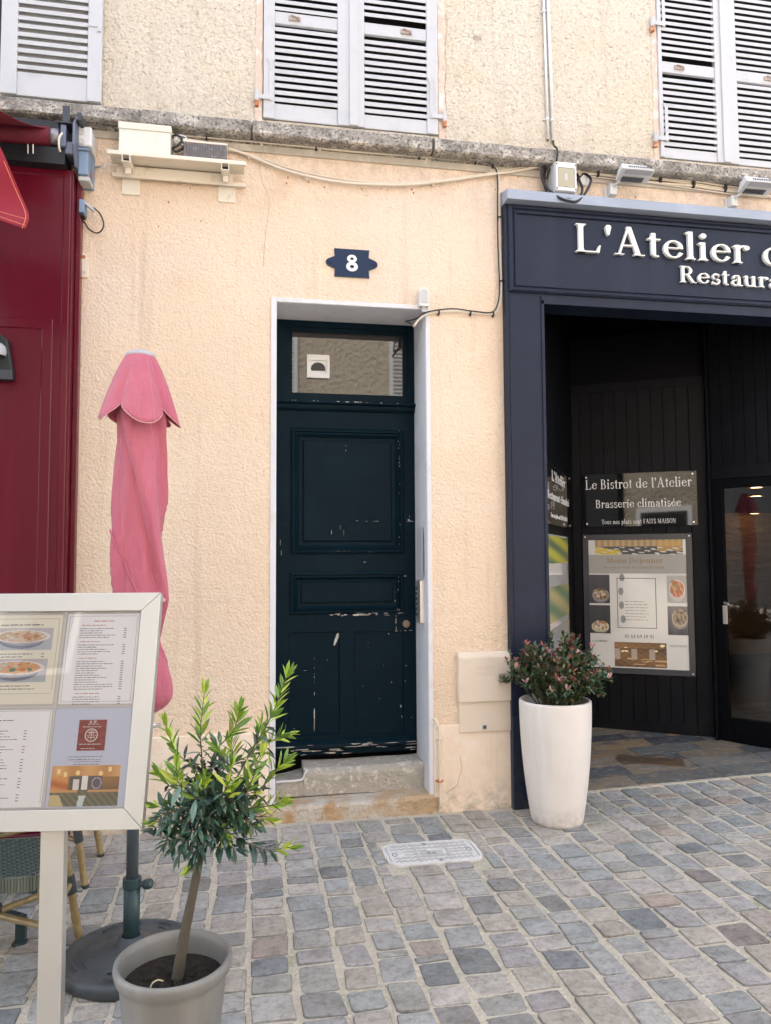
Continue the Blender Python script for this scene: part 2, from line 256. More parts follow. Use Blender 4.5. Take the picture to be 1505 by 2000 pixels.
# ------------------------------------------------------------------ serif lettering (drawn stroke by stroke)
def glyph(ch):
    P = []
    H, XH, S, T = 1.0, .66, .132, .044
    def rect(x0, x1, y0, y1): P.append([(x0, y0), (x1, y0), (x1, y1), (x0, y1)])
    def stem(x, y0, y1, b=True, t=True, tl=False, e=.075, w=S):
        rect(x, x+w, y0, y1)
        if b: rect(x-e, x+w+e, y0, y0+T*.8); P.append([(x-e*.4, y0+T*.7), (x+w+e*.4, y0+T*.7), (x+w, y0+.13), (x, y0+.13)])
        if t: rect(x-e, x+w+e, y1-T*.8, y1); P.append([(x, y1-.13), (x+w, y1-.13), (x+w+e*.4, y1-T*.7), (x-e*.4, y1-T*.7)])
        if tl: P.append([(x-e*1.25, y1-.05), (x+.01, y1-.12), (x+.01, y1), (x-.0, y1)])
    def diag(x0, y0, x1, y1, w): P.append([(x0-w/2, y0), (x0+w/2, y0), (x1+w/2, y1), (x1-w/2, y1)])
    def arc(cx, cy, rx, ry, a0, a1, thick=S, thin=T, n=14, pw=1.6, flat=None):
        for i in range(n):
            q = []
            for a, sgn in ((i, 1), (i+1, 1), (i+1, -1), (i, -1)):
                g = math.radians(a0+(a1-a0)*a/n); wd = flat if flat else thin+(thick-thin)*abs(math.cos(g))**pw
                q.append((cx+math.cos(g)*(rx+sgn*wd/2), cy+math.sin(g)*(ry+sgn*wd/2)))
            if a1 > a0: q = q
            P.append(q)
    def ring(cx, cy, rx, ry, **k): arc(cx, cy, rx, ry, 0, 360, n=24, **k)
    def ball(cx, cy, r=.075): P.append([(cx+r*math.cos(i*math.pi/5), cy+r*math.sin(i*math.pi/5)) for i in range(10)])
    adv = .6
    if ch == 'L': stem(.09, 0, H); rect(.2, .62, 0, T); P.append([(.56, 0), (.66, 0), (.70, .26), (.66, .26)]); adv = .76
    elif ch == "'": P.append([(.10, .66), (.15, .66), (.21, .95), (.17, 1.02), (.08, 1.02), (.04, .95)]); adv = .26
    elif ch == 'A':
        diag(.13, 0, .40, H, T*1.3); diag(.68, 0, .41, H*1.02, S*1.05); rect(.2, .58, .32, .32+T)
        rect(.0, .27, 0, T*.8); rect(.53, .86, 0, T*.8); adv = .88
    elif ch == 't': stem(.13, .08, .86, b=False, t=False, w=S*.95); rect(.02, .40, XH-T, XH); P.append([(.04, XH-.02), (.14, XH-.02), (.26, .86), (.2, .86)]); arc(.285, .13, .11, .10, 190, 300, flat=.06); adv = .42
    elif ch in 'eé':
        arc(.32, .33, .235, .30, 25, 335, thick=S); rect(.14, .555, .36, .36+T*.9); arc(.32, .36, .225, .27, 0, 60, thick=S*.8); adv = .62
        if ch == 'é': P.append([(.28, .76), (.34, .74), (.48, .95), (.38, .97)])
    elif ch == 'l': stem(.09, 0, 1.02, t=False, tl=True); adv = .335
    elif ch == 'i': stem(.09, 0, XH, t=False, tl=True); ball(.165, .90, .095); adv = .335
    elif ch == 'j': stem(.13, -.12, XH, b=False, t=False, tl=True); ball(.2, .90, .095); arc(.13, -.12, .15, .14, 0, -110, flat=.07); adv = .35
    elif ch == 'r': stem(.09, 0, XH, t=False, tl=True); arc(.34, .40, .17, .23, 140, 70, flat=.075); ball(.43, .57, .085); adv = .50
    elif ch == 'n': stem(.09, 0, XH, t=False, tl=True); arc(.37, .42, .17, .20, 160, 20, thick=S, thin=.07); stem(.47, 0, .46, t=False); adv = .72
    elif ch == 'm': stem(.09, 0, XH, t=False, tl=True); arc(.36, .42, .15, .20, 160, 20, thick=S, thin=.07); stem(.44, 0, .46, t=False); arc(.71, .42, .15, .20, 160, 20, thick=S, thin=.07); stem(.79, 0, .46, t=False); adv = 1.04
    elif ch == 'u': stem(.09, .2, XH, b=False, t=False, tl=True); arc(.33, .22, .17, .19, 180, 330, thick=S, thin=.07); stem(.46, 0, XH, b=False, t=False, tl=True); rect(.5, .68, 0, T*.8); adv = .72
    elif ch == 'd': ring(.30, .33, .215, .305); stem(.46, .02, 1.02, b=False, t=False, tl=True); rect(.5, .68, .0, T*.8); adv = .72
    elif ch == 'p': ring(.40, .33, .215, .305); stem(.10, -.28, XH, t=False, tl=True); adv = .70
    elif ch == 'o': ring(.32, .33, .24, .305); adv = .64
    elif ch == 'c': arc(.32, .33, .235, .30, 45, 320, thick=S); ball(.47, .50, .075); adv = .58
    elif ch == 'a': stem(.36, .06, .48, b=False, t=False); arc(.28, .46, .155, .17, 0, 165, thick=S*.9, thin=.06); ball(.14, .49, .07); arc(.24, .18, .15, .16, 70, 330, thick=S*.9, thin=.06); rect(.40, .60, .0, .06); adv = .60
    elif ch == 's': arc(.26, .485, .15, .15, 40, 250, flat=.085); arc(.26, .175, .165, .15, 80, -150, flat=.085); P.append([(.40, .46), (.43, .46), (.43, .66), (.41, .66)]); P.append([(.07, 0), (.10, 0), (.12, .2), (.08, .2)]); adv = .50
    elif ch == 'S': arc(.32, .74, .20, .22, 40, 265, flat=.11); arc(.32, .26, .22, .23, 85, -150, flat=.11); P.append([(.51, .68), (.55, .68), (.55, 1.0), (.52, 1.0)]); P.append([(.05, 0), (.08, 0), (.10, .32), (.06, .32)]); adv = .64
    elif ch == 'R': stem(.09, 0, H); arc(.34, .74, .20, .235, 90, -90, thick=S); rect(.2, .35, .955-.01, 1.0); rect(.2, .36, .48, .48+T); diag(.66, 0, .38, .50, S); rect(.62, .82, 0, T*.8); adv = .82
    elif ch == 'B': stem(.09, 0, H); arc(.34, .75, .17, .225, 90, -90, thick=S); arc(.36, .265, .22, .245, 90, -90, thick=S); rect(.2, .36, .95, 1.0); rect(.2, .38, .49, .54); rect(.2, .38, 0, T); adv = .74
    elif ch == 'D': stem(.09, 0, H); arc(.34, .5, .34, .475, 90, -90, thick=S); rect(.2, .36, .95, 1.0); rect(.2, .36, 0, T); adv = .88
    elif ch == 'P': stem(.09, 0, H); arc(.34, .73, .20, .245, 90, -90, thick=S); rect(.2, .35, .95, 1.0); rect(.2, .35, .46, .51); adv = .70
    elif ch == 'T': stem(.27, 0, H, t=False); rect(.02, .68, H-T, H); rect(.02, .05, .74, H); rect(.65, .68, .74, H); adv = .72
    elif ch == 'F': stem(.09, 0, H); rect(.2, .60, H-T, H); rect(.2, .46, .48, .48+T); rect(.58, .61, .74, H); rect(.45, .48, .38, .64); adv = .66
    elif ch == 'E': stem(.09, 0, H); rect(.2, .62, H-T, H); rect(.2, .46, .48, .48+T); rect(.2, .64, 0, T); rect(.60, .63, .76, H); rect(.62, .65, 0, .25); adv = .70
    elif ch == 'I': stem(.10, 0, H); adv = .38
    elif ch == 'M': rect(.12, .12+T, 0, H); rect(.04, .26, 0, T*.8); diag(.17, H, .50, .05, S); diag(.50, .05, .80, H, T*1.2); stem(.76, 0, H); adv = 1.04
    elif ch == 'N': rect(.12, .12+T, 0, H); rect(.04, .26, 0, T*.8); rect(.02, .2, H-T, H); diag(.16, H, .70, .0, S); rect(.68, .68+T, 0, H); rect(.60, .82, H-T, H); adv = .86
    elif ch == 'O': ring(.42, .5, .33, .48); adv = .86
    elif ch == 'C': arc(.42, .5, .33, .48, 45, 315, thick=S); rect(.66, .69, .68, .98); adv = .78
    elif ch == 'G': arc(.42, .5, .33, .48, 45, 330, thick=S); rect(.66, .69, .70, .98); stem(.58, .06, .42, b=False); adv = .84
    elif ch == 'K': stem(.09, 0, H); diag(.26, .42, .62, H, T*1.3); diag(.70, 0, .36, .55, S); rect(.56, .82, 0, T*.8); rect(.50, .74, H-T, H); adv = .82
    elif ch == '0': ring(.31, .5, .21, .47); adv = .62
    elif ch == '1': stem(.22, 0, H, t=False, tl=True); adv = .58
    elif ch == '2': arc(.28, .72, .19, .24, 160, -30, flat=.11); diag(.13, 0, .44, .62, .12); rect(.06, .52, 0, .12); adv = .60
    elif ch == '4': rect(.34, .34+S*.9, 0, H); diag(.06, .30, .38, H, T*1.3); rect(.03, .60, .25, .25+T*1.4); adv = .62
    elif ch == '6': ring(.31, .30, .20, .28); arc(.40, .40, .29, .56, 175, 95, thick=S); adv = .62
    elif ch == '9': ring(.31, .68, .20, .28); arc(.22, .58, .29, .56, -5, -85, thick=S); adv = .62
    elif ch == ':': ball(.15, .08); ball(.15, .5); adv = .3
    elif ch == '.': ball(.13, .07); adv = .26
    elif ch == ' ': adv = .34
    else: adv = .34
    return P, adv
def lettering(mb, text, O, u, v, n, height, width, depth=.0012, track=.04, step=.00012):
    """serif words standing on baseline O along u; width fits the whole line"""
    tot = 0; seq = []
    for c in text: P, a = glyph(c); seq.append((P, tot)); tot += a+track
    sx = width/(tot-track); k = 0
    for P, x0 in seq:
        for q in P:
            k += 1; e = depth+step*(k % 9)
            pts = [O+u*((x+x0)*sx)+v*(y*height) for x, y in q]
            ar = sum(q[i][0]*q[(i+1) % len(q)][1]-q[(i+1) % len(q)][0]*q[i][1] for i in range(len(q)))
            if ar < 0: pts = pts[::-1]
            mb.poly(pts, n*e)
    return mb
def text_rows(mb, O, u, v, n, x0, x1, y, hgt, rows, gap, price=True, ragged=.3):   # unreadable small print, one strip per word
    for r in range(rows):
        x = x0; end = x1-(x1-x0)*U(.08, ragged+.08); yy = y-r*gap
        while x < end:
            wd = U(.5, 1.6)*hgt*4; mb.fbox(O, u, v, n, x, min(x+wd, end), yy-hgt*.5*U(.7, 1), yy+hgt*.5*U(.5, 1), 0, .0004); x += wd+hgt*.9
        if price: mb.fbox(O, u, v, n, x1+.008, x1+.016, yy-hgt*.5, yy+hgt*.5, 0, .0004)
def picture(name, O, u, v, n, w_, h_, fn, parent, nx=48, ny=40, off=.0006):
    m = MB(); vs = [O+u*(w_*i/nx)+v*(h_*j/ny)+n*off for j in range(ny+1) for i in range(nx+1)]
    m.v = [tuple(p) for p in vs]
    for j in range(ny):
        for i in range(nx):
            a = j*(nx+1)+i; m.f.append((a, a+1, a+nx+2, a+nx+1)); m.c.append(fn((i+.5)/nx, (j+.5)/ny))
    return m.build(name, PRINTM, parent)
def mixc(a, b, t): t = max(0, min(1, t)); return tuple(x+(y-x)*t for x, y in zip(a, b))
UX, UZ, NY = Vector((1, 0, 0)), Vector((0, 0, 1)), Vector((0, -1, 0))
# ================================================================== GROUND
m = MB(); m.box(-60, 60, -60, 60, -.3, -.03); struct(m.build('ground', mat('far_street_stone', (.26, .25, .23), .8, bump=(8, .01)), bevel=0))
m = MB()   # mortar bed, gently rising to the right along the shopfront
nx, ny = 60, 50
for i in range(nx+1):
    for j in range(ny+1):
        x = -5+14*i/nx; y = -7.3+7.5*j/ny; m.v.append((x, y, gz(x, y)+.0008))
for i in range(nx):
    for j in range(ny): a = i*(ny+1)+j; m.f.append((a, a+ny+1, a+ny+2, a+1)); m.c.append(None)
struct(m.build('street_joint_bed', MORTAR, smooth=True))
COVX0, COVX1, COVY0, COVY1 = .675, 1.165, -.735, -.455
STC = [lin(c) for c in ((150, 148, 143), (136, 140, 142), (160, 153, 144), (126, 127, 127), (151, 142, 129), (122, 129, 129), (142, 137, 137), (166, 158, 150), (134, 133, 126), (158, 147, 134))]
def cobble(m, x0, x1, y0, y1, detail=True, warm=0):
    cx, cy = (x0+x1)/2, (y0+y1)/2; hx, hy = (x1-x0)/2, (y1-y0)/2
    c = random.choice(STC); f = U(1.06, 1.28); c = mixc(c, (.345, .335, .308), .45); c = tuple(v*f for v in c)
    if R() < .03: c = mixc(c, lin((168, 145, 128)), .5)
    if R() < .10: c = mixc(c, lin((92, 98, 104)), .5)
    n = 20 if detail else 10; e = U(.10, .24); ph = [U(0, 6.28) for _ in range(3)]; am = [U(.008, .055), U(.006, .040), U(.006, .026)]
    sk = U(-.07, .07); sk2 = U(-.08, .08); tz = U(-.002, .0035); tx, ty = U(-.03, .03), U(-.03, .03)
    vs = []; rings = ((1.0, -.006), (.985, .002), (.95, .0042), (.85, .0052)) if detail else ((1.0, -.012), (.95, .004))
    for k, (s, z) in enumerate(rings):
        for i in range(n):
            g = 2*math.pi*(i+.5)/n; ca, sa = math.cos(g), math.sin(g)
            px = math.copysign(abs(ca)**e, ca); py = math.copysign(abs(sa)**e, sa)
            wob = 1+am[0]*math.sin(2*g+ph[0])+am[1]*math.sin(3*g+ph[1])+am[2]*math.sin(7*g+ph[2])
            qx = cx+(px*hx*s*wob)+py*hy*sk*s; qy = cy+(py*hy*s*wob)+px*hx*sk2*s
            vs.append((qx, qy, gz(qx, qy)+z+tz+(qx-cx)*tx+(qy-cy)*ty))
    fs = [(k*n+i, k*n+(i+1) % n, (k+1)*n+(i+1) % n, (k+1)*n+i) for k in range(len(rings)-1) for i in range(n)]
    vs.append((cx, cy, gz(cx, cy)+.0056+tz if detail else gz(cx, cy)+.005)); q = len(rings)-1
    fs += [(q*n+i, q*n+(i+1) % n, len(vs)-1) for i in range(n)]
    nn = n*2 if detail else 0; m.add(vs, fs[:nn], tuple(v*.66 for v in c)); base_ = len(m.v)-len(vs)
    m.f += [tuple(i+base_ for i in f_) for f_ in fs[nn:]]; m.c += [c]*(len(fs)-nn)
m = MB(); x = -4.0
while x < 7.5:
    wd = U(.135, .172); y = .105 if 1.66 < x < 4.4 else -.01
    if x+wd > 1.5 and x < 1.72: y = -.07
    if -1.6 < x < -.95: y = -.14
    sh = U(-.012, .012)
    if x < 1.11 and x+wd > .06: y = -.07
    while y > -5.2:
        ln = U(.105, .185) if R() < .9 else U(.05, .08)
        det = y > -2.7 and -1.6 < x < 5
        a, b, c_, d_ = x+U(.004, .015)+sh*.3, x+wd-U(.006, .017)+sh*.3, y-ln+U(.002, .008), y-U(.002, .007)
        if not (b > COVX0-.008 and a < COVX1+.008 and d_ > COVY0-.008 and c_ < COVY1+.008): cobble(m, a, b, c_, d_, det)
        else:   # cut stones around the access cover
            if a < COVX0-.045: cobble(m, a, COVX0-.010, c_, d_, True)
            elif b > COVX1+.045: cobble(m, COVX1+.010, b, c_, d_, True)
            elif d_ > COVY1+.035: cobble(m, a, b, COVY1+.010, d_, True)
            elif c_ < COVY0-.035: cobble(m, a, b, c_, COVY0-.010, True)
        y -= ln
    x += wd
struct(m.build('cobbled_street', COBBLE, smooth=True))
# ================================================================== OLD HOUSE
HB = thing('terraced_house', 'peach rendered old house with dark teal door and grey louvred shutters above a stone ledge', 'house', (.6, .3, 0))
WX0, WX1, WTOP = -9.0, 10.0, 9.0
def wall_holes(m, x0, x1, z0, z1, holes, Y, reveal=.25):
    xs = sorted({x0, x1, *[h[0] for h in holes], *[h[1] for h in holes]}); zs = sorted({z0, z1, *[h[2] for h in holes], *[h[3] for h in holes]})
    for i in range(len(xs)-1):
        for j in range(len(zs)-1):
            cx, cz = (xs[i]+xs[i+1])/2, (zs[j]+zs[j+1])/2
            if any(h[0] < cx < h[1] and h[2] < cz < h[3] for h in holes): continue
            m.quad((xs[i], Y, zs[j]), (xs[i+1], Y, zs[j]), (xs[i+1], Y, zs[j+1]), (xs[i], Y, zs[j+1]))
    for h in holes:
        a, b, c, d = h[:4]
        m.quad((a, Y, c), (a, Y, d), (a, Y+reveal, d), (a, Y+reveal, c)); m.quad((b, Y, c), (b, Y+reveal, c), (b, Y+reveal, d), (b, Y, d))
        m.quad((a, Y, d), (b, Y, d), (b, Y+reveal, d), (a, Y+reveal, d)); m.quad((a, Y, c), (a, Y+reveal, c), (b, Y+reveal, c), (b, Y, c))
DX0, DX1, DZT = .145, 1.052, 3.047     # door opening in the wall face
RX0 = 1.58                             # where the restaurant front begins
# lower wall in two sheets: textured render and, proud of it, the smooth plinth
m = MB(); wall_holes(m, WX0, RX0+.19, -.1, 4.06, [(DX0-.002, DX1+.002, -.1, DZT+.002)], 0, .01)
m.quad((RX0+.19, 0, 3.15), (WX1, 0, 3.15), (WX1, 0, 4.06), (RX0+.19, 0, 4.06)); m.quad((6.2, 0, -.1), (WX1, 0, -.1), (WX1, 0, 3.15), (6.2, 0, 3.15))
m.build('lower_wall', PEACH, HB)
m = MB(); PZ = Z(950, 1411)
m.box(1.078, RX0+.0, -.022, .0, -.1, PZ); m.build('plinth', PEACH_LO, HB, bevel=.006); m = MB(); m.box(-.97, .108, -.022, 0, -.1, Z(450, 1432))
m.build('plinth', PEACH_LO, HB, bevel=.006)
WIN = [(.058, 1.147, 4.165, 6.3), (2.665, 3.83, 4.165, 6.3), (-2.6, -1.42, 4.165, 6.3)]
m = MB(); wall_holes(m, WX0, WX1, 4.06, WTOP, WIN, 0, .22); m.build('upper_wall', CREAM, HB)
m = MB(); m.box(WX0, WX1, .23, 7.5, 3.385, WTOP); m.box(WX0, -1.5, .23, 7.5, -.1, 3.3); m.box(-1.5, 1.7, .62, 7.5, -.1, 3.3); m.build('house_core', DARKVOID, HB)
m = MB(); m.poly([(WX0, -.35, WTOP), (WX0, 3.8, WTOP+2.4), (WX0, 7.8, WTOP)], (WX1-WX0, 0, 0)); m.build('roof', ROOFM, HB)
# stone ledge with a joint
m = MB()
for a, b in ((WX0, -.012), (.0, X(845, 280, -.1)-.008), (X(845, 280, -.1)+.010, WX1)):
    n = max(2, int((b-a)/.12)); px = [a+(b-a)*i/n for i in range(n+1)]
    prof = [(.02, 4.155), (-.088, 4.102), (-.104, 4.09), (-.104, 4.022), (-.09, 4.012), (-.012, 4.012), (.02, 3.985)]
    vs = [(x, y+(U(-.002, .002) if y < -.05 else 0), z+(U(-.003, .003) if y < -.05 else 0)) for x in px for y, z in prof]; q = len(prof)
    fs = [(i*q+j, i*q+j+1, (i+1)*q+j+1, (i+1)*q+j) for i in range(n) for j in range(q-1)] + [tuple(range(q))[::-1], tuple(range(n*q, n*q+q))]
    m.add(vs, fs)
m.build('stone_ledge', LEDGE, HB)
m = MB(); m.box(WX0, WX1, -.012, .0, 3.955, 4.0); m.build('ledge_bed_moulding', LEDGE_U, HB, bevel=.004)
# chipped strips beside the windows
for a in (WIN[0][0]-.042, WIN[0][1]+.004, WIN[1][0]-.035):
    m = MB(); n = 40; pts = []
    for i in range(n+1): pts.append((a+U(-.006, .004), -.004, 4.13+2.2*i/n))
    for i in range(n, -1, -1): pts.append((a+.038+U(-.003, .004), -.004, 4.13+2.2*i/n))
    m.poly(pts, (0, .004, 0)); m.build('window_edge_render', BRICKY, HB)
# white doorway surround
m = MB()
m.box(X(529, 800), DX0, -.008, .02, -.1, DZT+.028); m.box(DX1, DX1+.026, -.008, .02, .10, DZT+.001); m.box(DX0, DX1+.026, -.006, .02, DZT, DZT+.026)
m.box(DX1-.002, DX1+.012, .0, .345, .0, DZT+.004)        # right reveal lining
m.box(DX0-.012, DX0+.002, .0, .345, .0, DZT+.004); m.box(DX0-.01, DX1+.01, .0, .345, DZT-.002, DZT+.010)
m.build('doorway_surround', WHITE_R, HB, bevel=.003)
# steps
def slab(m, x0, x1, y0, y1, z0, z1, wob=.006, zl=0, nx=26, ny=6, rnd=.02):
    """worn stone block: top sags, front edge rounded; zl drops the left end"""
    vs = []; prof = [(y0, z0), (y0, z1-rnd), (y0+rnd*.35, z1-rnd*.3), (y0+rnd, z1)] + [(y0+(y1-y0)*k/ny, z1) for k in range(1, ny+1)] + [(y1, z0)]
    ph = U(0, 6)
    for i in range(nx+1):
        t = i/nx; x = x0+(x1-x0)*t; sag = -wob*math.sin(math.pi*t)+wob*.3*math.sin(9*t+ph)-zl*(1-t)
        for (y, z) in prof: vs.append((x, y+wob*.4*math.sin(13*t+z*9+ph), z+(sag if z > z0 else 0)))
    q = len(prof); fs = [(i*q+j, (i+1)*q+j, (i+1)*q+j+1, i*q+j+1) for i in range(nx) for j in range(q-1)] + [tuple(range(q)), tuple(range(nx*q, nx*q+q))[::-1]]
    m.add(vs, fs)
S1Z = Z(853, 1551, -.02)
m = MB(); slab(m, .04, 1.105, -.022, .16, -.05, S1Z, .006, .02); m.box(.15, 1.05, .12, .4, -.05, S1Z-.03); m.build('lower_step', STONE2, HB)
Y2 = .13; S2Z = Z(818, 1489, Y2); NX = X(594, 1490, Y2)
m = MB(); slab(m, NX, 1.048, Y2, .345, S1Z-.01, S2Z, .006, .004, rnd=.035); slab(m, DX0+.002, NX-.001, Y2, .345, S1Z-.01, S2Z-.055, .003, .03, nx=8, rnd=.03)
m.build('upper_step', STONE1, HB)
m = MB(); pts = smoothpts([(NX+.022, Y2-.004, S2Z-.004), (NX+.004, Y2-.004, S2Z-.03), (NX-.008, Y2-.004, S2Z-.058), (NX-.05, Y2-.004, S2Z-.066), (DX0+.01, Y2-.004, S2Z-.066)], 4)
m.tube(pts, .006, 6); m.build('step_edge_cement', WHITE_R, HB)
# --- door
YD = .33
DR = MB(); zb, zt = Z(670, 1468, YD), Z(670, 795, YD)
dx0, dx1 = DX0-.002, 1.05
def recessed(m, x0, x1, z0, z1, Y, steps):   # nested rectangular mouldings: list of (inset, y)
    prev = None
    for ins, y in steps:
        cur = [(x0+ins, Y+y, z0+ins), (x1-ins, Y+y, z0+ins), (x1-ins, Y+y, z1-ins), (x0+ins, Y+y, z1-ins)]
        if prev:
            for i in range(4): m.quad(prev[i], prev[(i+1) % 4], cur[(i+1) % 4], cur[i])
        prev = cur
    m.quad(*prev)
pans = [(X(568, 900, YD), X(787, 900, YD), Z(680, 1082, YD), Z(680, 838, YD), 'big'), (X(566, 1150, YD), X(787, 1150, YD), Z(680, 1199, YD), Z(680, 1116, YD), 'small'),
        (X(564, 1300, YD), X(664, 1300, YD), Z(600, 1437, YD), Z(600, 1235, YD), 'low'), (X(692, 1300, YD), X(787, 1300, YD), Z(740, 1433, YD), Z(740, 1233, YD), 'low')]
m = MB(); wall_holes(m, dx0, dx1, zb, zt-.02, [(a, b, c, d) for a, b, c, d, k in pans], YD, .012)
m.quad((dx0, YD, zb), (dx1, YD, zb), (dx1, YD+.04, zb), (dx0, YD+.04, zb))
for a, b, c, d, k in pans:
    if k == 'big': recessed(m, a, b, c, d, YD, [(0, .002), (0, -.006), (.014, -.016), (.022, -.016), (.026, -.006), (.040, -.010), (.046, -.002), (.056, .006), (.058, .012), (.078, .014), (.080, .006), (.088, .002)])
    elif k == 'small': recessed(m, a, b, c, d, YD, [(0, .002), (0, -.006), (.012, -.015), (.020, -.015), (.024, -.005), (.036, -.009), (.042, 0), (.052, .010), (.070, .012), (.073, .004), (.078, .002)])
    else: recessed(m, a, b, c, d, YD, [(0, .0), (.004, .010)])
    if k == 'low': m.box((a+b)/2+.0, (a+b)/2+.003, YD+.0095, YD+.013, c, d)
door = m.build('door', DOORP, HB)
m = MB()   # weather bar at the foot of the door
zc = zb
m.poly([(dx0, YD-.004, zc+.075), (dx0, YD-.03, zc+.055), (dx0, YD-.034, zc+.035), (dx0, YD-.012, zc+.028), (dx0, YD-.012, zc-.01), (dx0, YD+.02, zc-.012), (dx0, YD+.02, zc+.075)], (dx1-dx0-.02, 0, 0)); m.build('weather_bar', DOORP, door, bevel=.003)
def chip(m, x, z, lx, lz, Y, k=9):   # flaked paint: irregular patch, 0.8 mm thick
    pts = []
    for i in range(k):
        g = 2*math.pi*i/k; q = U(.45, 1.1); pts.append((x+math.cos(g)*lx/2*q, Y, z+math.sin(g)*lz/2*q))
    m.poly(pts[::-1], (0, .0008, 0))
m = MB()
for i in range(13):
    x = U(dx0+.02, dx1-.03); zz = zc+U(.030, .062); t = (zz-(zc+.035))/.02
    yy = YD-.0345+max(0, t)*.0045 if zz < zc+.055 else YD-.0305+(zz-zc-.055)/.02*.026
    chip(m, x, zz, U(.04, .16), U(.003, .010), yy-.0012)
for i in range(13): chip(m, U(dx0+.03, dx1-.03), zc+U(-.008, .026), U(.02, .10), U(.005, .014), YD-.0132)
a, b, c, d, k = pans[1]
for i in range(20): chip(m, U(a+.25, b-.02), c+U(-.012, .006), U(.01, .06), U(.003, .011), YD-.0075-(.002 if i % 2 else 0))
chip(m, a+.44, c-.006, .11, .016, YD-.0092)
for i in range(9): chip(m, b-U(.03, .06), U(c+.02, d-.02), U(.002, .005), U(.005, .02), YD-.0175)
a, b, c, d, k = pans[2]
chip(m, (a+b)/2+.0015, c+.11, .009, .20, YD+.0085); chip(m, (a+b)/2+.0015, c+.26, .006, .03, YD+.0085); chip(m, (a+b)/2+.0015, c+.36, .005, .02, YD+.0085)
for i in range(6): chip(m, (a+b)/2+.0015, U(c+.3, d-.05), .004, U(.004, .012), YD+.0085)
m.poly([(X(x_, y_, YD), YD+.0085, Z(x_, y_, YD)) for x_, y_ in ((662, 1236), (664, 1241), (660, 1250), (655, 1261), (652, 1260), (655, 1248), (658, 1239))][::-1], (0, .0008, 0))
for px, py, lx, lz in ((800, 1018, .05, .008), (797, 1016, .02, .016), (698, 1017, .03, .004), (716, 1018, .02, .003), (735, 1018, .045, .004), (676, 880, .004, .014), (676, 870, .003, .01), (648, 1040, .005, .03), (665, 1030, .003, .04), (672, 1040, .003, .05),
                      (648, 1121, .045, .005), (742, 1121, .004, .01), (790, 1125, .03, .006), (712, 1098, .02, .006), (720, 1255, .006, .008), (750, 1300, .005, .006), (764, 1333, .008, .009), (710, 1340, .006, .006), (742, 1365, .006, .008), (782, 1380, .008, .02), (784, 1400, .004, .03),
                      (793, 1230, .006, .016), (758, 1238, .012, .006), (792, 1300, .005, .01), (790, 1330, .004, .01), (597, 1310, .03, .003), (577, 1305, .03, .003), (640, 1290, .004, .008), (575, 1424, .008, .004), (548, 1060, .003, .05), (550, 1080, .003, .04)):
    p = W(px, py, YD); off = .0012 if py < 1233 or px > 787 else -.0085
    if 597 < px < 760 and 862 < py < 1055: off = -.0012
    chip(m, p.x, p.z, lx, lz, YD-off)
for i in range(26):   # flakes along the outer mouldings and the lock stile
    s = R(); a, b, c, d, k = pans[0]
    if s < .4: chip(m, b-U(.028, .036), U(c, d), U(.002, .004), U(.003, .02), YD-.0105)
    elif s < .7: chip(m, dx1-.035+U(-.003, .003), U(zb+.1, zt-.1), U(.002, .005), U(.005, .03), YD-.001)
    else: chip(m, U(a+.1, b-.1), c+U(.01, .02), U(.004, .012), U(.001, .003), YD-.0168)
m.build('flaked_paint', CHIP, door)
# lock plate and knob
m = MB(); lx0, lx1, lz0, lz1 = X(770, 1218, YD), X(803, 1218, YD), Z(785, 1232, YD), Z(785, 1202, YD)
m.box(lx0, lx1, YD-.012, YD, lz0, lz1); m.build('lock_plate', DOORP, door, bevel=.002)
m = MB()
for i in range(14): chip(m, U(lx0, lx0+.008), U(lz0, lz1), U(.003, .008), U(.004, .02), YD-.0130)
for i in range(8): chip(m, U(lx0, lx1), lz0+U(0, .004), U(.004, .02), U(.002, .006), YD-.0130)
m.build('flaked_paint', CHIP, door)
lc = W(791, 1218, YD); m = MB()
for r0, y0, y1 in ((.024, -.020, -.012), (.018, -.026, -.020), (.007, -.029, -.026)):
    n = 20; m.poly([(lc.x+r0*math.cos(6.2832*i/n), YD+y0, lc.z+r0*math.sin(6.2832*i/n)) for i in range(n)], (0, y1-y0, 0))
m.build('lock_cylinder', mat('aged_bronze_lock', (.22, .17, .13), .4, metal=.6), door, bevel=.0015)
# transom and its window
TZ0, TZ1 = Z(670, 797, YD), DZT
m = MB(); gx0, gx1, gz0, gz1 = X(571, 700, YD), X(786, 700, YD), Z(680, 770, YD), Z(680, 652, YD)
wall_holes(m, dx0, dx1, TZ0, TZ1+.01, [(gx0-.03, gx1+.03, gz0-.03, gz1+.03)], YD-.012, .03)
wall_holes(m, gx0-.03, gx1+.03, gz0-.03, gz1+.03, [(gx0, gx1, gz0, gz1)], YD+.0, .018)
m.poly([(dx0, YD-.045, TZ0+.035), (dx0, YD-.05, TZ0+.02), (dx0, YD-.030, TZ0+.012), (dx0, YD-.026, TZ0-.008), (dx0, YD-.014, TZ0-.022), (dx0, YD, TZ0-.024), (dx0, YD, TZ0+.035)], (dx1-dx0, 0, 0))
tr = m.build('transom_frame', DOORP, HB, bevel=.0015)
m = MB(); m.box(gx0, gx1, YD+.016, YD+.022, gz0, gz1); m.build('transom_glass', GLASSM, tr)
m = MB()
for i in range(14): chip(m, U(dx0+.1, dx1-.1), TZ0+.032, U(.005, .03), U(.003, .007), YD-.0475)
m.build('flaked_paint', CHIP, tr)
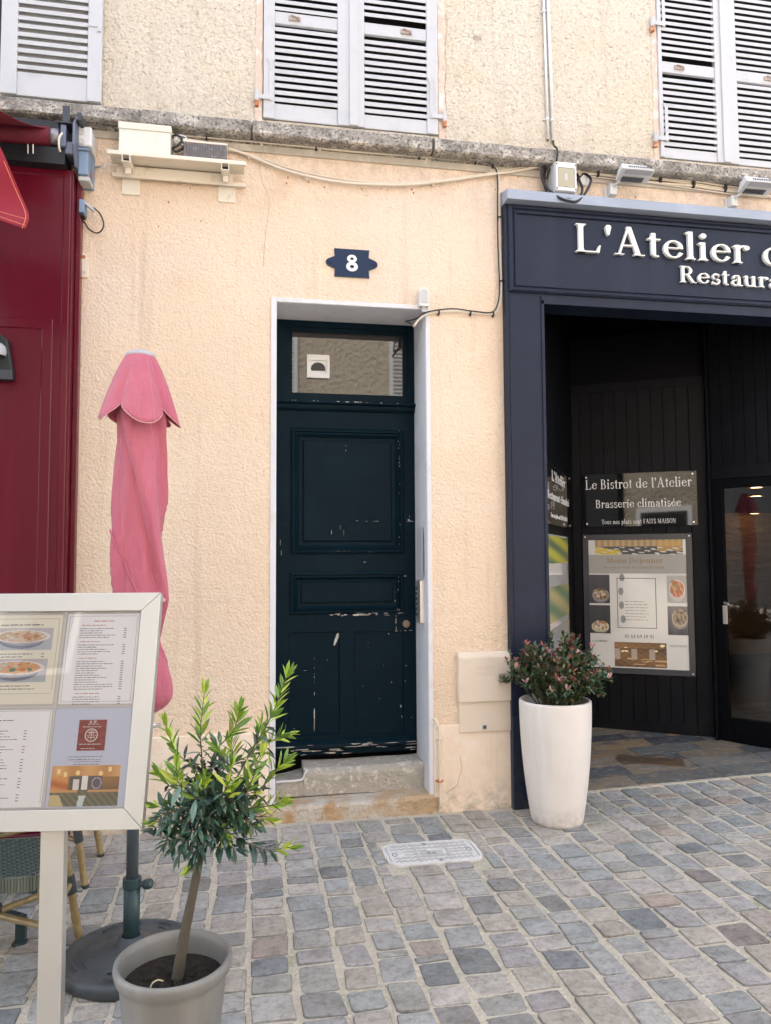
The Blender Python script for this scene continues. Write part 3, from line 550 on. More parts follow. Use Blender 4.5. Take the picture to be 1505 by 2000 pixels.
# viewer hatch on the glass
hx0, hx1, hz0, hz1 = X(600, 716, YD), X(644, 716, YD), Z(620, 738, YD), Z(620, 693, YD)
vh = thing('ventilation_hatch', 'small square white hatch with dark round hole in the glass above the teal door', 'vent', ((hx0+hx1)/2, YD, hz0))
m = MB(); wall_holes(m, hx0, hx1, hz0, hz1, [(hx0+.018, hx1-.018, hz0+.035, hz1-.035)], YD-.004, .012); m.box(hx0, hx1, YD+.008, YD+.0155, hz0, hz1); m.build('hatch_frame', PLAST_W, vh, bevel=.002)
m = MB(); cx_, cz_ = (hx0+hx1)/2, (hz0+hz1)/2-.004; m.poly([(cx_+.047*math.cos(g*math.pi/8), YD+.0045, cz_-.012+.044*max(-.25, math.sin(g*math.pi/8))) for g in range(16)], (0, .003, 0)); m.build('dark_opening', CABLE_K, vh)
# --- shutters
def shutter(name, x0, x1, z0, z1, Y, slx0, slx1, zbot, zmid, pitch, parent, label=None, strap=None, back=DARKVOID, latch=None):
    T = .034; m = MB()
    m.box(x0, slx0, Y-T, Y, z0, z1); m.box(slx1, x1, Y-T, Y, z0, z1)
    m.box(slx0, slx1, Y-T*.72, Y-.004, z0, zbot); m.box(slx0, slx1, Y-T*.72, Y-.004, z1-.1, z1)
    if zmid: m.box(slx0, slx1, Y-T*.80, Y-.004, zmid-.038, zmid+.038)
    z = zbot+pitch*.75
    while z < z1-.11:
        if not (zmid and zmid-.038-pitch*.45 < z < zmid+.038+pitch*.55):
            dz = U(-.001, .001)   # slat: outer edge low, inner edge high
            m.poly([(slx0, Y-T*.95, z-.026+dz), (slx0, Y-T*.95-.001, z-.002+dz), (slx0, Y-.003, z+.022+dz), (slx0, Y-.003, z-.002+dz)], (slx1-slx0, 0, 0))
        z += pitch
    o = m.build('shutter', SHUT, parent, bevel=.0022, seg=1)
    if label: o['label'] = label
    if strap:
        for sx, zz in strap:   # (side, z)
            xs = x0+.045 if sx < 0 else x1-.045; xe = x0-.04 if sx < 0 else x1+.04
            h = MB(); h.box(xs-.011, xs+.011, Y-T-.006, Y-T-.0005, zz-.02, zz+.22)
            h.box(min(xs, xe), max(xs, xe), Y-T-.010, Y-T-.0065, zz-.016, zz+.012)
            h.tube([(xe, Y-T-.004, zz-.03), (xe, Y-T-.004, zz+.04)], .012, 10)
            for q in (-1, 1): h.tube(smoothpts([(xs+q*.004, Y-T-.004, zz+.20), (xs+q*.014, Y-T-.004, zz+.225), (xs+q*.022, Y-T-.004, zz+.245)], 3), .004, 6)
            for q in (.0, .18): h.lathe([(0, .0), (.006, 0)], (0, 0, 0), 8) if False else h.box(xs-.005, xs+.005, Y-T-.0085, Y-T-.006, zz+q-.006, zz+q+.004)
            h.build('hinge_strap', SHUT, o, bevel=.001, seg=1)
            h = MB(); h.tube([(xe, Y-T-.004, zz-.065), (xe, Y-T-.004, zz-.031)], .0135, 12); h.tube([(xe, Y-T-.004, zz-.05), (xe, Y+.03, zz-.05)], .009, 8); h.build('hinge_pin', RUST, o, smooth=False)
    if latch:
        lx, lz = latch; h = MB(); h.box(lx-.035, lx+.035, Y-T-.003, Y-T+.008, lz-.012, lz+.014); h.tube(smoothpts([(lx-.02, Y-T-.006, lz+.016), (lx, Y-T-.014, lz+.004), (lx+.02, Y-T-.012, lz), (lx+.03, Y-T-.006, lz-.012)], 3), .005, 6); h.build('latch', mat('rust_stained_latch', (.45, .40, .36), .7, speck=((.35, .15, .08), 60, .5, .6)), o)
    return o
YS = .018; zm = W(600, 40, YS-.03).z
xm = .612
shutter('s', WIN[0][0]+.004, xm-.022, 4.172, 6.28, YS, X(537, 130, YS-.03), X(660, 130, YS-.03), Z(600, 207, YS-.03), zm, .0445, HB, 'left leaf of the shutters above the teal door', strap=[(-1, Z(515, 190, YS-.03))], latch=(X(576, 35, YS-.03), zm))
shutter('s', xm+.022, WIN[0][1]-.004, 4.172, 6.28, YS, X(712, 130, YS-.03), X(832, 130, YS-.03), Z(770, 228, YS-.03), zm, .0445, HB, 'right leaf of the shutters above the teal door', strap=[(1, Z(850, 228, YS-.03))], latch=(X(792, 62, YS-.03), zm))
m = MB(); m.box(xm-.026, xm+.026, YS-.046, YS-.034, 4.172, 6.28); m.box(xm-.021, xm+.021, YS-.035, YS, 4.172, 6.28); m.build('shutter_meeting_strip', SHUT, HB, bevel=.003)
zm2 = Z(1325, 133, YS-.03); xm2 = X(1413, 150, YS-.03)
shutter('s', WIN[1][0]+.004, xm2-.024, 4.172, 6.28, YS, X(1292, 150, YS-.03), X(1395, 150, YS-.03), Z(1350, 292, YS-.03), zm2, .0445, HB, 'left leaf of the shutters above the restaurant sign', strap=[(-1, Z(1280, 270, YS-.03)), (-1, Z(1270, 45, YS-.03))], latch=(X(1325, 133, YS-.03), zm2))
shutter('s', xm2+.024, xm2+.60, 4.172, 6.28, YS, X(1437, 150, YS-.03), xm2+.52, Z(1480, 312, YS-.03), zm2, .0445, HB, 'right leaf of the shutters above the restaurant sign', latch=(X(1500, 158, YS-.03), zm2))
m = MB(); m.box(xm2-.028, xm2+.028, YS-.046, YS-.034, 4.172, 6.28); m.box(xm2-.023, xm2+.023, YS-.035, YS, 4.172, 6.28); m.build('shutter_meeting_strip', SHUT, HB, bevel=.003)
m = MB(); m.box(-1.37, -.93, -.024, -.020, 4.2, 6.25)
o = shutter('s', -1.405, X(199, 100, -.05), Z(100, 190, -.05), 6.28, -.018, X(34, 100, -.05), X(172, 100, -.05), Z(90, 143, -.05), 5.35, .0485, HB, 'shutter leaf folded open flat against the wall above the red shopfront')
m.build('shutter_back_panel', SHUTBACK, o)
m = MB(); p = W(190, 52, -.055); m.box(p.x-.05, p.x+.02, p.y-.002, p.y+.004, p.z-.002, p.z+.004); m.box(p.x+.004, p.x+.022, p.y-.006, p.y+.004, p.z-.03, p.z+.01); m.build('latch', SHUT, o)
# ================================================================== RESTAURANT FRONT
RF = thing('restaurant_front', 'navy painted restaurant shopfront with large raised white lettering and a recessed black entrance', 'shopfront', (2.6, 0, 0))
YF = -.06; ZO = 3.105; XO = 1.806; XE = 6.2; CEIL = 3.32
m = MB()   # pilaster with inset lines
m.box(1.553, XO, YF, .12, .56, 3.159); m.box(1.553, XO, YF-.012, .12, -.08, .56)
m.box(1.553+.022, 1.553+.028, YF-.004, YF-.0003, .57, 3.159); m.box(XO-.022, XO-.0025, YF-.008, YF-.0003, .57, 3.159)
m.build('pilaster', NAVY, RF, bevel=.003)
m = MB(); m.box(5.2, XE, YF, .12, -.08, 3.159); m.build('pilaster', NAVY, RF, bevel=.003)
m = MB()   # lintel and sign board with mouldings
m.box(XO, 5.2, YF, .12, ZO, 3.159); m.box(XO-.02, 5.2, YF-.008, YF-.0003, ZO+.0005, ZO+.022)
fz0, fz1 = 3.159, 3.735
m.box(1.553, XE, YF+.001, .0, fz0, fz1)
recessed(m, 1.575, XE-.02, fz0+.012, fz1-.005, YF, [(0, .0), (0, -.010), (.012, -.020), (.022, -.020), (.030, -.008), (.034, -.008), (.040, -.016), (.052, -.016), (.056, -.003)])
m.build('sign_board', NAVY, RF)
m = MB(); m.poly([(1.55, .0, 3.835), (1.55, -.125, 3.80), (1.55, -.13, 3.795), (1.55, -.13, 3.737), (1.55, .0, 3.737)], (XE+.03-1.55, 0, 0)); m.build('top_flashing', CAPM, RF, bevel=.003)
m = MB(); lh = .19
a = W(1121, 491, YF); b = W(1449, 513, YF); zb_ = W(1122, 491, YF-.02).z
lettering(m, "L'Atelier de", Vector((2.015, YF-.004, zb_)), UX, UZ, NY, .182, 1.205*(glyph('L')[1] and 1)*1.385, depth=.022, step=.0005)
m.build('sign_lettering', LETW, RF, bevel=.0012, seg=1)['label'] = "large raised white serif words L'Atelier d"
m = MB(); zr = Z(1330, 551, YF-.02); lettering(m, 'Restaurant', Vector((X(1327, 551, YF-.02), YF-.004, zr)), UX, UZ, NY, .108, .915, depth=.018, step=.0005); m.build('sign_lettering', LETW, RF, bevel=.001, seg=1)['label'] = 'smaller raised white serif word Restaurant below'
# recess
P0, P1 = Vector((2.60, 1.345, 0)), Vector((3.535, .815, 0)); pu = (P1-P0).normalized(); pn = Vector((pu.y, -pu.x, 0))   # towards camera
S0, S1 = Vector((XO+.035, .12, 0)), Vector((2.60, 1.345, 0)); su = (S1-S0).normalized(); sn = Vector((su.y, -su.x, 0))
D0, D1 = Vector((3.50, .775, 0)), Vector((4.10, .055, 0)); du = (D1-D0).normalized(); dn = Vector((du.y, -du.x, 0))
if dn.dot(CAM-D0) < 0: dn = -dn
if pn.dot(CAM-P0) < 0: pn = -pn
if sn.dot(CAM-S0) < 0: sn = -sn
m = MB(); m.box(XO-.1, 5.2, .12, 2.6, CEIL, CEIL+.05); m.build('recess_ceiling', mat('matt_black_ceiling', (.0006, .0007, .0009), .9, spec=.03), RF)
def planks(m, O, u, n, L, z0, z1, wd, gap=.006, dep=.012, start=0):
    m.fbox(O, u, UZ, n, 0, L, z0, z1, -.03, 0); x = start
    while x < L-.01: m.fbox(O, u, UZ, n, max(0, x)+gap/2, min(x+wd, L)-gap/2, z0, z1, .0005, dep); x += wd
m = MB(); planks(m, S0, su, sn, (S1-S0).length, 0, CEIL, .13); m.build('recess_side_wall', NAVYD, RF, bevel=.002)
Lp = (P1-P0).length; m = MB()
zt_ = 2.93
m.fbox(P0, pu, UZ, pn, 0, Lp, zt_+.0, CEIL, -.04, 0)
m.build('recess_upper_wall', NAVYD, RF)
m = MB(); tl = .075; planks(m, P0+pu*tl, pu, pn, Lp-tl-.16, .2, zt_-.07, .0925)
m.fbox(P0, pu, UZ, pn, 0, tl, .1, zt_, -.03, .018); m.fbox(P0, pu, UZ, pn, Lp-.16, Lp-.045, .1, zt_, -.03, .018); m.fbox(P0, pu, UZ, pn, tl, Lp-.16, zt_-.07, zt_, -.03, .0175); m.fbox(P0, pu, UZ, pn, tl, Lp-.16, .1, .21, -.03, .0175)
m.fbox(P0, pu, UZ, pn, Lp-.04, Lp+.012, .1, zt_+.02, -.03, .03)
for i in range(16):
    a, b = tl+.0925*(random.randrange(1, 8)+.5), U(2.25, 2.8) if i < 9 else U(.3, 1.9); q = P0+pu*a+UZ*b+pn*.012
    m.tube([q, q+pn*.003], .009, 10)
m.build('panelled_wall', BOARD, RF, bevel=.0018)
# floor of slate tiles, rising a little inwards
def fz(x, y): return gz(x, .1)+.012+.085*max(0, y-.12)
m = MB(); y = .118; row = 0
while y < 1.5:
    hgt = U(.13, .19); x = 1.6+U(-.3, 0)
    while x < 4.7:
        ln = U(.32, .62); g = .004; c = random.choice([lin(q) for q in ((100, 102, 103), (84, 86, 90), (118, 114, 108), (132, 120, 104), (104, 104, 100), (92, 95, 98), (144, 124, 98), (74, 78, 84))]); f = U(.7, 1.0)
        q = [(x+g, y+g), (x+ln-g, y+g), (x+ln-g, y+hgt-g), (x+g, y+hgt-g)]; q = [(min(max(a, 1.82), 4.6), b) for a, b in q]
        if q[1][0]-q[0][0] > .02:
            vs = [(a, b, fz(a, b)) for a, b in q]+[(a, b, fz(a, b)-.012) for a, b in q]
            m.add(vs, [(0, 1, 2, 3), (0, 4, 5, 1), (1, 5, 6, 2), (2, 6, 7, 3), (3, 7, 4, 0)], tuple(v*f for v in c))
        x += ln
    y += hgt
struct(m.build('entrance_floor', SLATE, bevel=0))
m = MB()
for i in range(30):
    xa, xb = 1.7+i*.1, 1.8+i*.1
    m.add([(xa, .112, fz(xa, .12)-.006), (xb, .112, fz(xb, .12)-.006), (xb, 1.5, fz(xb, 1.5)-.006), (xa, 1.5, fz(xa, 1.5)-.006)], [(0, 1, 2, 3)])
    m.add([(xa, .085, gz(xa, .1)-.02), (xb, .085, gz(xb, .1)-.02), (xb, .09, fz(xb, .12)-.001), (xa, .09, fz(xa, .12)-.001), (xb, .117, fz(xb, .12)-.0005), (xa, .117, fz(xa, .12)-.0005)], [(0, 1, 2, 3), (3, 2, 4, 5)])
struct(m.build('entrance_kerb', MORTAR))
gp = [G(a, b, .085) for a, b in ((1208, 1472), (1336, 1480), (1334, 1494), (1204, 1486))]
go = thing('floor_grille', 'small slotted bronze grille let into the slate entrance floor', 'floor grille', gp[0])
m = MB(); gu = (gp[1]-gp[0]); gu.z = 0; gl = gu.length; gu.normalize(); gv = Vector((-gu.y, gu.x, 0)); g0 = gp[3].copy(); gu.z = .03*gu.x+.085*gu.y; gv.z = .03*gv.x+.085*gv.y
gwid = .14; g0.z = fz(g0.x, g0.y)+.001
m.fbox(g0, gu, gv, UZ, 0, gl, 0, .012, 0, .004); m.fbox(g0, gu, gv, UZ, 0, gl, gwid-.012, gwid, 0, .004)
m.build('grille_frame', GRILLE, go)
m = MB()
for i in range(34): q = gl*(i+.5)/34; m.fbox(g0, gu, gv, UZ, q-.004, q+.004, .012, gwid-.012, .001, .005)
m.fbox(g0, gu, gv, UZ, 0, .01, .012, gwid-.012, 0, .004); m.fbox(g0, gu, gv, UZ, gl-.01, gl, .012, gwid-.012, 0, .004)
m.build('grille_bars', GRILLE, go)
# --- glazed entrance door
Ld = (D1-D0).length; zd = .10
m = MB(); m.fbox(D0, du, UZ, dn, -.02, .0, zd-.03, CEIL, -.05, .045)
planks(m, D0, du, dn, Ld, 2.20, CEIL, .082, .007)
m.fbox(D0, du, UZ, dn, 0, Ld, 2.10, 2.20, -.04, .02); m.build('overdoor_boarding', BOARD, RF, bevel=.0018)
m = MB(); s0 = .075
for a, b, c, d in ((0, s0, zd+.02, 2.10), (Ld-.1, Ld, zd+.02, 2.10), (s0, Ld-.1, zd+.02, zd+.20), (s0, Ld-.1, 2.03, 2.10)): m.fbox(D0, du, UZ, dn, a, b, c, d, -.04, .012)
m.fbox(D0, du, UZ, dn, s0, s0+.006, zd+.2, 2.03, -.004, .006)
de = m.build('entrance_door', NAVYD, RF, bevel=.003)
m = MB(); m.fbox(D0, du, UZ, dn, s0, Ld-.1, zd+.20, 2.03, -.012, -.006); m.build('door_glass', GLASS, de)
m = MB(); m.fbox(D0, du, UZ, dn, s0-.02, s0+.012, 1.0, 1.14, .012, .028); m.tube([D0+du*(s0-.005)+UZ*1.16+dn*.03, D0+du*(s0+.03)+UZ*1.15+dn*.05], .012, 8); m.build('door_lock', STEEL, de, bevel=.002)
# interior room seen through the glass
m = MB(); rx0, rx1, ry0, ry1 = 3.2, 7.6, .1, 4.2
q = [D0-dn*.05, D1-dn*.05, Vector((rx1, .15, 0)), Vector((rx1, ry1, 0)), Vector((3.62, ry1, 0)), Vector((3.58, .92, 0))]
for i in range(1, len(q)):
    a, b = q[i], q[(i+1) % len(q)]
    m.quad((a.x, a.y, zd), (b.x, b.y, zd), (b.x, b.y, 2.6), (a.x, a.y, 2.6))
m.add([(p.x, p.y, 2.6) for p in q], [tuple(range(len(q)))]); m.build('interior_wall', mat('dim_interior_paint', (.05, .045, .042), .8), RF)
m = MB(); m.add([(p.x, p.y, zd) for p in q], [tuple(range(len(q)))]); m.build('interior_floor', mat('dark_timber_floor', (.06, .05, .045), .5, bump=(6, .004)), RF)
m = MB(); m.box(4.5, 6.9, 2.9, 3.0, .45, 1.98); m.build('interior_stone_panel', STONEW, RF)
for px, py, Y_ in ((1476, 952, 2.0), (1475, 969, 2.45), (1472, 1003, 2.75)):
    p = W(px, py, Y_); l = thing('recessed_ceiling_lamp', {952: 'nearest', 969: 'middle', 1003: 'farthest'}[py]+' of the three warm lit ceiling lamps seen through the entrance door glass', 'ceiling lamp', p, 'lit lamps inside the entrance')
    m = MB(); m.lathe([(.001, 0), (.055, 0), (.06, .012)], (p.x, p.y, p.z), 20); m.build('lit_disc', LAMPE, l); m = MB(); m.lathe([(.056, -.003), (.075, -.003), (.075, .02), (.06, .02)], (p.x, p.y, p.z), 20); m.build('lamp_rim', DGREY, l)
ll = bpy.data.lights.new('interior_lamp_light', 'SPOT'); ll.energy = .8; ll.color = (1, .62, .3); ll.spot_size = math.radians(110); ll.shadow_soft_size = .05; lo = bpy.data.objects.new('interior_lamp_light', ll); SC.collection.objects.link(lo); lo.location = (5.3, 2.45, 2.3); lo.rotation_euler = (math.radians(35), 0, 0)
# outer shell of the shopfront so that no daylight enters the room
m = MB(); m.box(4.12, 5.2, .045, .06, -.05, CEIL); m.build('shopfront_panel', NAVY, RF)
m = MB(); m.box(1.9, 8.0, 4.3, 4.4, -.1, 3.4); m.box(7.7, 7.8, .1, 4.3, -.1, 3.4); m.box(2.55, 7.8, 1.36, 4.3, 2.95, 3.0)if False else None; m.build('rear_wall', DARKVOID, RF)
m = MB(); m.add([(1.75, .125, -.05), (1.75, 4.3, -.05), (1.75, 4.3, 3.35), (1.75, .125, 3.35)], [(0, 1, 2, 3)]); m.build('party_wall', DARKVOID, RF)
# --- signs on the panelled wall and its side wall
def on_panel(a, b, off=.03): return OnP(a, b, P0+pn*off, pn)
def plate(name, label, O, u, n, L, H, texts, parent=None, matp=PLEXI):
    t = thing(name, label, 'sign', O)
    m = MB(); m.fbox(O, u, UZ, n, 0, L, 0, H, -.004, 0); m.build('acrylic_plate', matp, t, bevel=.0008, seg=1)
    m = MB()
    for s, x0, x1, yb, h in texts: lettering(m, s, O+u*x0+UZ*yb, u, UZ, n, h, x1-x0, depth=.0008, step=.00005)
    m.build('white_lettering', LETP, t)
    for a in (.03, L-.03):
        for b in (.025, H-.025):
            m = MB(); q = O+u*a+UZ*b; m.tube([q-n*.02, q+n*.005], .007, 12); m.build('fixing_screw', STEEL, t)
    return t
a = on_panel(1138, 1029); a2 = on_panel(1362, 1026); tp = on_panel(1250, 923); Ls = (a2-a).dot(pu); Hs = tp.z-(a.z+a2.z)/2; O = Vector((a.x, a.y, (a.z+a2.z)/2))
def pl(px, py): q = on_panel(px, py)-O; return q.dot(pu), q.z
t1, t2 = pl(1142, 955), pl(1350, 951); t3, t4 = pl(1162, 992), pl(1329, 989); t5, t6 = pl(1174, 1025), pl(1319, 1022)
plate('wall_sign', "black glossy sign reading Le Bistrot de l'Atelier on the panelled entrance wall", O, pu, pn, Ls, Hs, [("Le Bistrot de l'Atelier", t1[0], t2[0], (t1[1]+t2[1])/2-.0, .078), ('Brasserie climatisée', t3[0], t4[0], (t3[1]+t4[1])/2, .066), ('Tous nos plats sont FAITS MAISON', t5[0], t6[0], (t5[1]+t6[1])/2+.004, .036)])
def on_side(a, b, off=.03): return OnP(a, b, S0+sn*off, sn)
a = on_side(1066, 1026); b = on_side(1113, 1030); tp = on_side(1090, 914); Ls = (b-a).dot(su); O = Vector((a.x, a.y, (a.z+b.z)/2)); 
plate('wall_sign', "black glossy sign reading L'Atelier on the splayed left side wall of the entrance", O, su, sn, Ls, tp.z-O.z, [("L'Atelier", .22*Ls, .78*Ls, .30, .07), ('Restaurant climatisé', .06*Ls, .94*Ls, .17, .055), ('Tous nos plats sont FAITS MAISON', .16*Ls, .84*Ls, .05, .03)])
# framed lunch poster
a = on_panel(1142, 1312); b = on_panel(1358, 1322); tp = on_panel(1245, 1043)
O = Vector((a.x, a.y, (a.z+b.z)/2)); Ls = (b-a).dot(pu); Hs = tp.z-O.z
PO = thing('menu_poster', 'large framed lunch menu poster with food photos on the panelled entrance wall', 'poster', O)
m = MB(); fr = .045
for q in ((0, fr, 0, Hs), (Ls-fr, Ls, 0, Hs), (fr, Ls-fr, 0, fr), (fr, Ls-fr, Hs-fr, Hs)): m.fbox(O, pu, UZ, pn, *q, -.012, .006)
m.build('poster_frame', mat('dark_poster_frame', (.035, .037, .045), .25), PO, bevel=.001, seg=1)
m = MB(); m.fbox(O, pu, UZ, pn, fr, Ls-fr, fr, Hs-fr, -.006, .0); sheet = m.build('poster_sheet', POSTERP, PO)
PW, PH = Ls-2*fr, Hs-2*fr; PO0 = O+pu*fr+UZ*fr+pn*.0006
def food(seed, bg1, bg2, dish, cols, cx=.5, cy=.4, rx=.36, ry=.2):
    r = random.Random(seed); bl = [(r.uniform(cx-rx*.7, cx+rx*.7), r.uniform(cy-ry*.4, cy+ry*.9), r.uniform(.04, .12), r.choice(cols)) for _ in range(22)]
    def f(u, v):
        c = mixc(bg1, bg2, v+.12*math.sin(9*u+seed)); d = ((u-cx)/rx)**2+((v-cy)/ry)**2; d2 = ((u-cx)/rx)**2+((v-cy+ry*.3)/ry)**2
        if d2 < 1: c = mixc(dish, bg1, .45)
        if d < 1: c = dish
        if d < .72: c = mixc(cols[0], cols[1], .5+.5*math.sin(31*u+17*v+seed))
        for bx, by, br, bc in bl:
            if (u-bx)**2+((v-by)*1.5)**2 < br*br and d < 1.25: c = mixc(c, bc, .8)
        return c
    return f
def room(seed, warm, dark):
    r = random.Random(seed); L_ = [(r.random(), r.uniform(.6, .95), r.uniform(.02, .05)) for _ in range(7)]; T_ = [(r.random(), r.uniform(.08, .4), r.uniform(.05, .12)) for _ in range(9)]
    def f(u, v):
        c = mixc(dark, warm, .2+.35*math.sin(3*v+u)+(.4 if v > .78 else 0)+.15*math.sin(40*u)*math.sin(30*v))
        if .3 < v < .72 and int(u*9) % 3 == 0: c = mixc(c, (.6, .55, .5), .5)
        for a, b, q in T_:
            if abs(v-b) < .025 and abs(u-a) < q: c = mixc(warm, (.7, .5, .3), .5)
        for a, b, q in L_:
            if (u-a)**2+(v-b)**2 < q*q: c = (.9, .75, .45)
        return c
    return f
dk = (.02, .022, .022)
def tables(u, v):
    c = mixc((.45, .33, .18), (.3, .2, .1), .5+.5*math.sin(90*u)) if v > .55 else (.06, .06, .06)
    if u < .3 and v < .55-u: c = (.55, .40, .04)
    if u > .72 and v > .2 and v < .9: c = mixc(c, (.5, .3, .08), .7)
    if v < .5 and math.sin(37*u+5*v)*math.sin(23*v+9*u) > .4: c = (.5, .5, .48)
    return c
picture('food_photo', PO0+UZ*(PH*.885)+pu*(PW*.07), pu, UZ, pn, PW*.9, PH*.115, tables, sheet, 70, 24)
m = MB(); m.fbox(PO0, pu, UZ, pn, 0, PW, PH*.735, PH*.883, 0, .0004); m.build('title_band', mat('grey_title_band', (.32, .31, .29), .3), sheet)
m = MB(); lettering(m, 'Menu Déjeuner', PO0+pu*(PW*.19)+UZ*(PH*.818)+pn*.0006, pu, UZ, pn, .042, PW*.58, depth=.0005, step=.00004); lettering(m, 'Du mercredi au samedi midi', PO0+pu*(PW*.16)+UZ*(PH*.775)+pn*.0006, pu, UZ, pn, .018, PW*.62, depth=.0005, step=.00004); m.build('poster_title', INKBR, sheet)
picture('food_photo', PO0+UZ*(PH*.50), pu, UZ, pn, PW*.215, PH*.225, food(3, (.03, .03, .035), (.06, .06, .07), (.25, .25, .26), [(.10, .06, .03), (.3, .2, .1), (.5, .45, .4)], .55, .3, .4, .22), sheet)
picture('food_photo', PO0+UZ*(PH*.265), pu, UZ, pn, PW*.215, PH*.22, food(5, (.02, .024, .026), (.035, .04, .042), (.55, .50, .35), [(.5, .45, .32), (.30, .12, .06), (.6, .55, .45)], .5, .25, .42, .18), sheet)
picture('food_photo', PO0+UZ*(PH*.51)+pu*(PW*.80), pu, UZ, pn, PW*.2, PH*.21, food(8, (.45, .42, .38), (.4, .38, .34), (.6, .55, .5), [(.5, .15, .08), (.6, .35, .2), (.3, .25, .1)], .5, .5, .4, .35), sheet)
picture('food_photo', PO0+UZ*(PH*.265)+pu*(PW*.80), pu, UZ, pn, PW*.2, PH*.22, food(11, (.08, .08, .085), (.25, .22, .2), (.5, .42, .32), [(.2, .16, .1), (.4, .3, .2), (.1, .1, .09)], .6, .6, .4, .3), sheet)
picture('room_photo', PO0+UZ*(PH*.01)+pu*(PW*.25), pu, UZ, pn, PW*.53, PH*.19, room(4, (.35, .18, .06), (.03, .028, .03)), sheet, 64, 30)
m = MB(); bx0, bx1, by0, by1 = PW*.29, PW*.69, PH*.31, PH*.70
for q in ((bx0, bx1, by0, by0+.004), (bx0, bx1, by1-.004, by1), (bx0, bx0+.004, by0, by1), (bx1-.004, bx1, by0, by1)): m.fbox(PO0, pu, UZ, pn, *q, 0, .0005)
m.build('menu_box_outline', INKK, sheet)
m = MB(); text_rows(m, PO0, pu, UZ, pn, bx0+.06, bx1-.04, by0+.21, .006, 7, .024, price=False)
for i in range(4):
    cx_, cz_ = bx0+.035+U(-.01, .01), by0+.07+i*.11; m.poly([PO0+pu*(cx_+.02*math.cos(g))+UZ*(cz_+.032*math.sin(g)) for g in [k*.785 for k in range(8)]][::1], pn*.0004)
m.build('menu_box_print', mat('faint_grey_print', (.24, .25, .25), .5), sheet)
m = MB(); lettering(m, '01 64 69 19 91', PO0+pu*(PW*.36)+UZ*(PH*.232), pu, UZ, pn, .03, PW*.30, depth=.0005, step=.00004)
lettering(m, 'FACEBOOK :', PO0+pu*(PW*.02)+UZ*(PH*.195), pu, UZ, pn, .014, PW*.18, depth=.0005, step=.00004); lettering(m, 'INSTAGRAM :', PO0+pu*(PW*.81)+UZ*(PH*.175), pu, UZ, pn, .013, PW*.18, depth=.0005, step=.00004); m.build('poster_text', INKK, sheet)
for a in (.02, Ls-.02):
    for b in (.02, Hs-.02): m = MB(); q = O+pu*a+UZ*b; m.tube([q, q+pn*.009], .005, 10); m.build('fixing_screw', STEEL, PO)
# the yellow-green poster on the side wall
a = on_side(1068, 1315, .02); b = on_side(1112, 1300, .02); tp = on_side(1090, 1046, .02); O = Vector((a.x, a.y, min(a.z, b.z))); Ls = (b-a).dot(su); Hs = tp.z-O.z
PS = thing('menu_poster', 'pale poster with yellow and green pictures on the splayed left side wall', 'poster', O)
m = MB(); m.fbox(O, su, UZ, sn, -.03, Ls+.03, -.03, Hs+.03, -.012, -.001); m.build('poster_frame', NAVYD, PS); m = MB(); m.fbox(O, su, UZ, sn, 0, Ls, 0, Hs, -.001, .001); sh2 = m.build('poster_sheet', POSTERP, PS)
picture('food_photo', O+UZ*(Hs*.80)+sn*.001, su, UZ, sn, Ls, Hs*.19, lambda u, v: mixc((.35, .32, .02), (.06, .10, .05), .5+.5*math.sin(6*u+9*v)), sh2)
picture('food_photo', O+UZ*(Hs*.40)+sn*.001, su, UZ, sn, Ls, Hs*.24, lambda u, v: mixc((.07, .13, .06), (.30, .24, .10), .5+.5*math.sin(7*u+8*v)), sh2)
picture('food_photo', O+UZ*(Hs*.06)+sn*.001, su, UZ, sn, Ls, Hs*.30, lambda u, v: mixc((.16, .17, .18), (.26, .22, .16), .5+.5*math.sin(9*u-7*v)), sh2)
# ================================================================== RED SHOPFRONT (left)
RS = thing('red_shopfront', 'dark red painted timber shopfront panel at the left edge', 'shopfront', (-1.5, -.06, 0))
YR = -.115; rx = X(136, 800, YR); rzt = Z(90, 328, YR)
m = MB()
recessed(m, -3.2, rx-.012, .03, rzt-.004, YR-.006, [(0, .0), (.006, -.003), (.036, -.003), (.042, .004)])
m.build('framed_panel', REDP, RS)
m = MB(); m.box(-3.2, rx, YR, -.0005, -.05, rzt); m.box(rx+.0005, rx+.028, -.055, -.0005, -.05, rzt-.012); m.build('carcass', REDP, RS, bevel=.004)
pz = Z(50, 622, YR); m = MB(); px1 = X(101, 800, YR)
recessed(m, -3.0, px1, .1, pz, YR-.002, [(0, .001), (0, -.007), (.004, -.010), (.052, -.010), (.058, -.004), (.062, -.004)]); m.build('lower_panel', REDP, RS)
# lamp on the red panel
p = W(3, 700, YR-.06); wl = thing('wall_lamp', 'grey wall lamp half out of frame on the dark red shopfront', 'wall lamp', p)
m = MB(); m.poly([(p.x+a, YR-.012, p.z+b) for a, b in ((-.12, -.115), (.06, -.115), (.058, -.06), (.03, .10), (.0, .13), (-.12, .14))], (0, -.05, 0)); m.build('lamp_housing', mat('lamp_green_grey', (.012, .016, .016), .45), wl, bevel=.01)
m = MB(); m.poly([(p.x+a, YR-.063, p.z+b) for a, b in ((-.12, -.114), (.061, -.114), (.058, -.062), (-.12, -.062))], (0, -.006, 0)); m.build('lamp_lip', DGREY, wl, bevel=.002)
m = MB(); m.lathe([(.001, .05), (.03, .045), (.045, .03), (.05, 0), (.045, -.02)], (p.x-.02, YR-.075, p.z+.03), 20); m.build('lamp_glass', CAPG, wl, smooth=True)
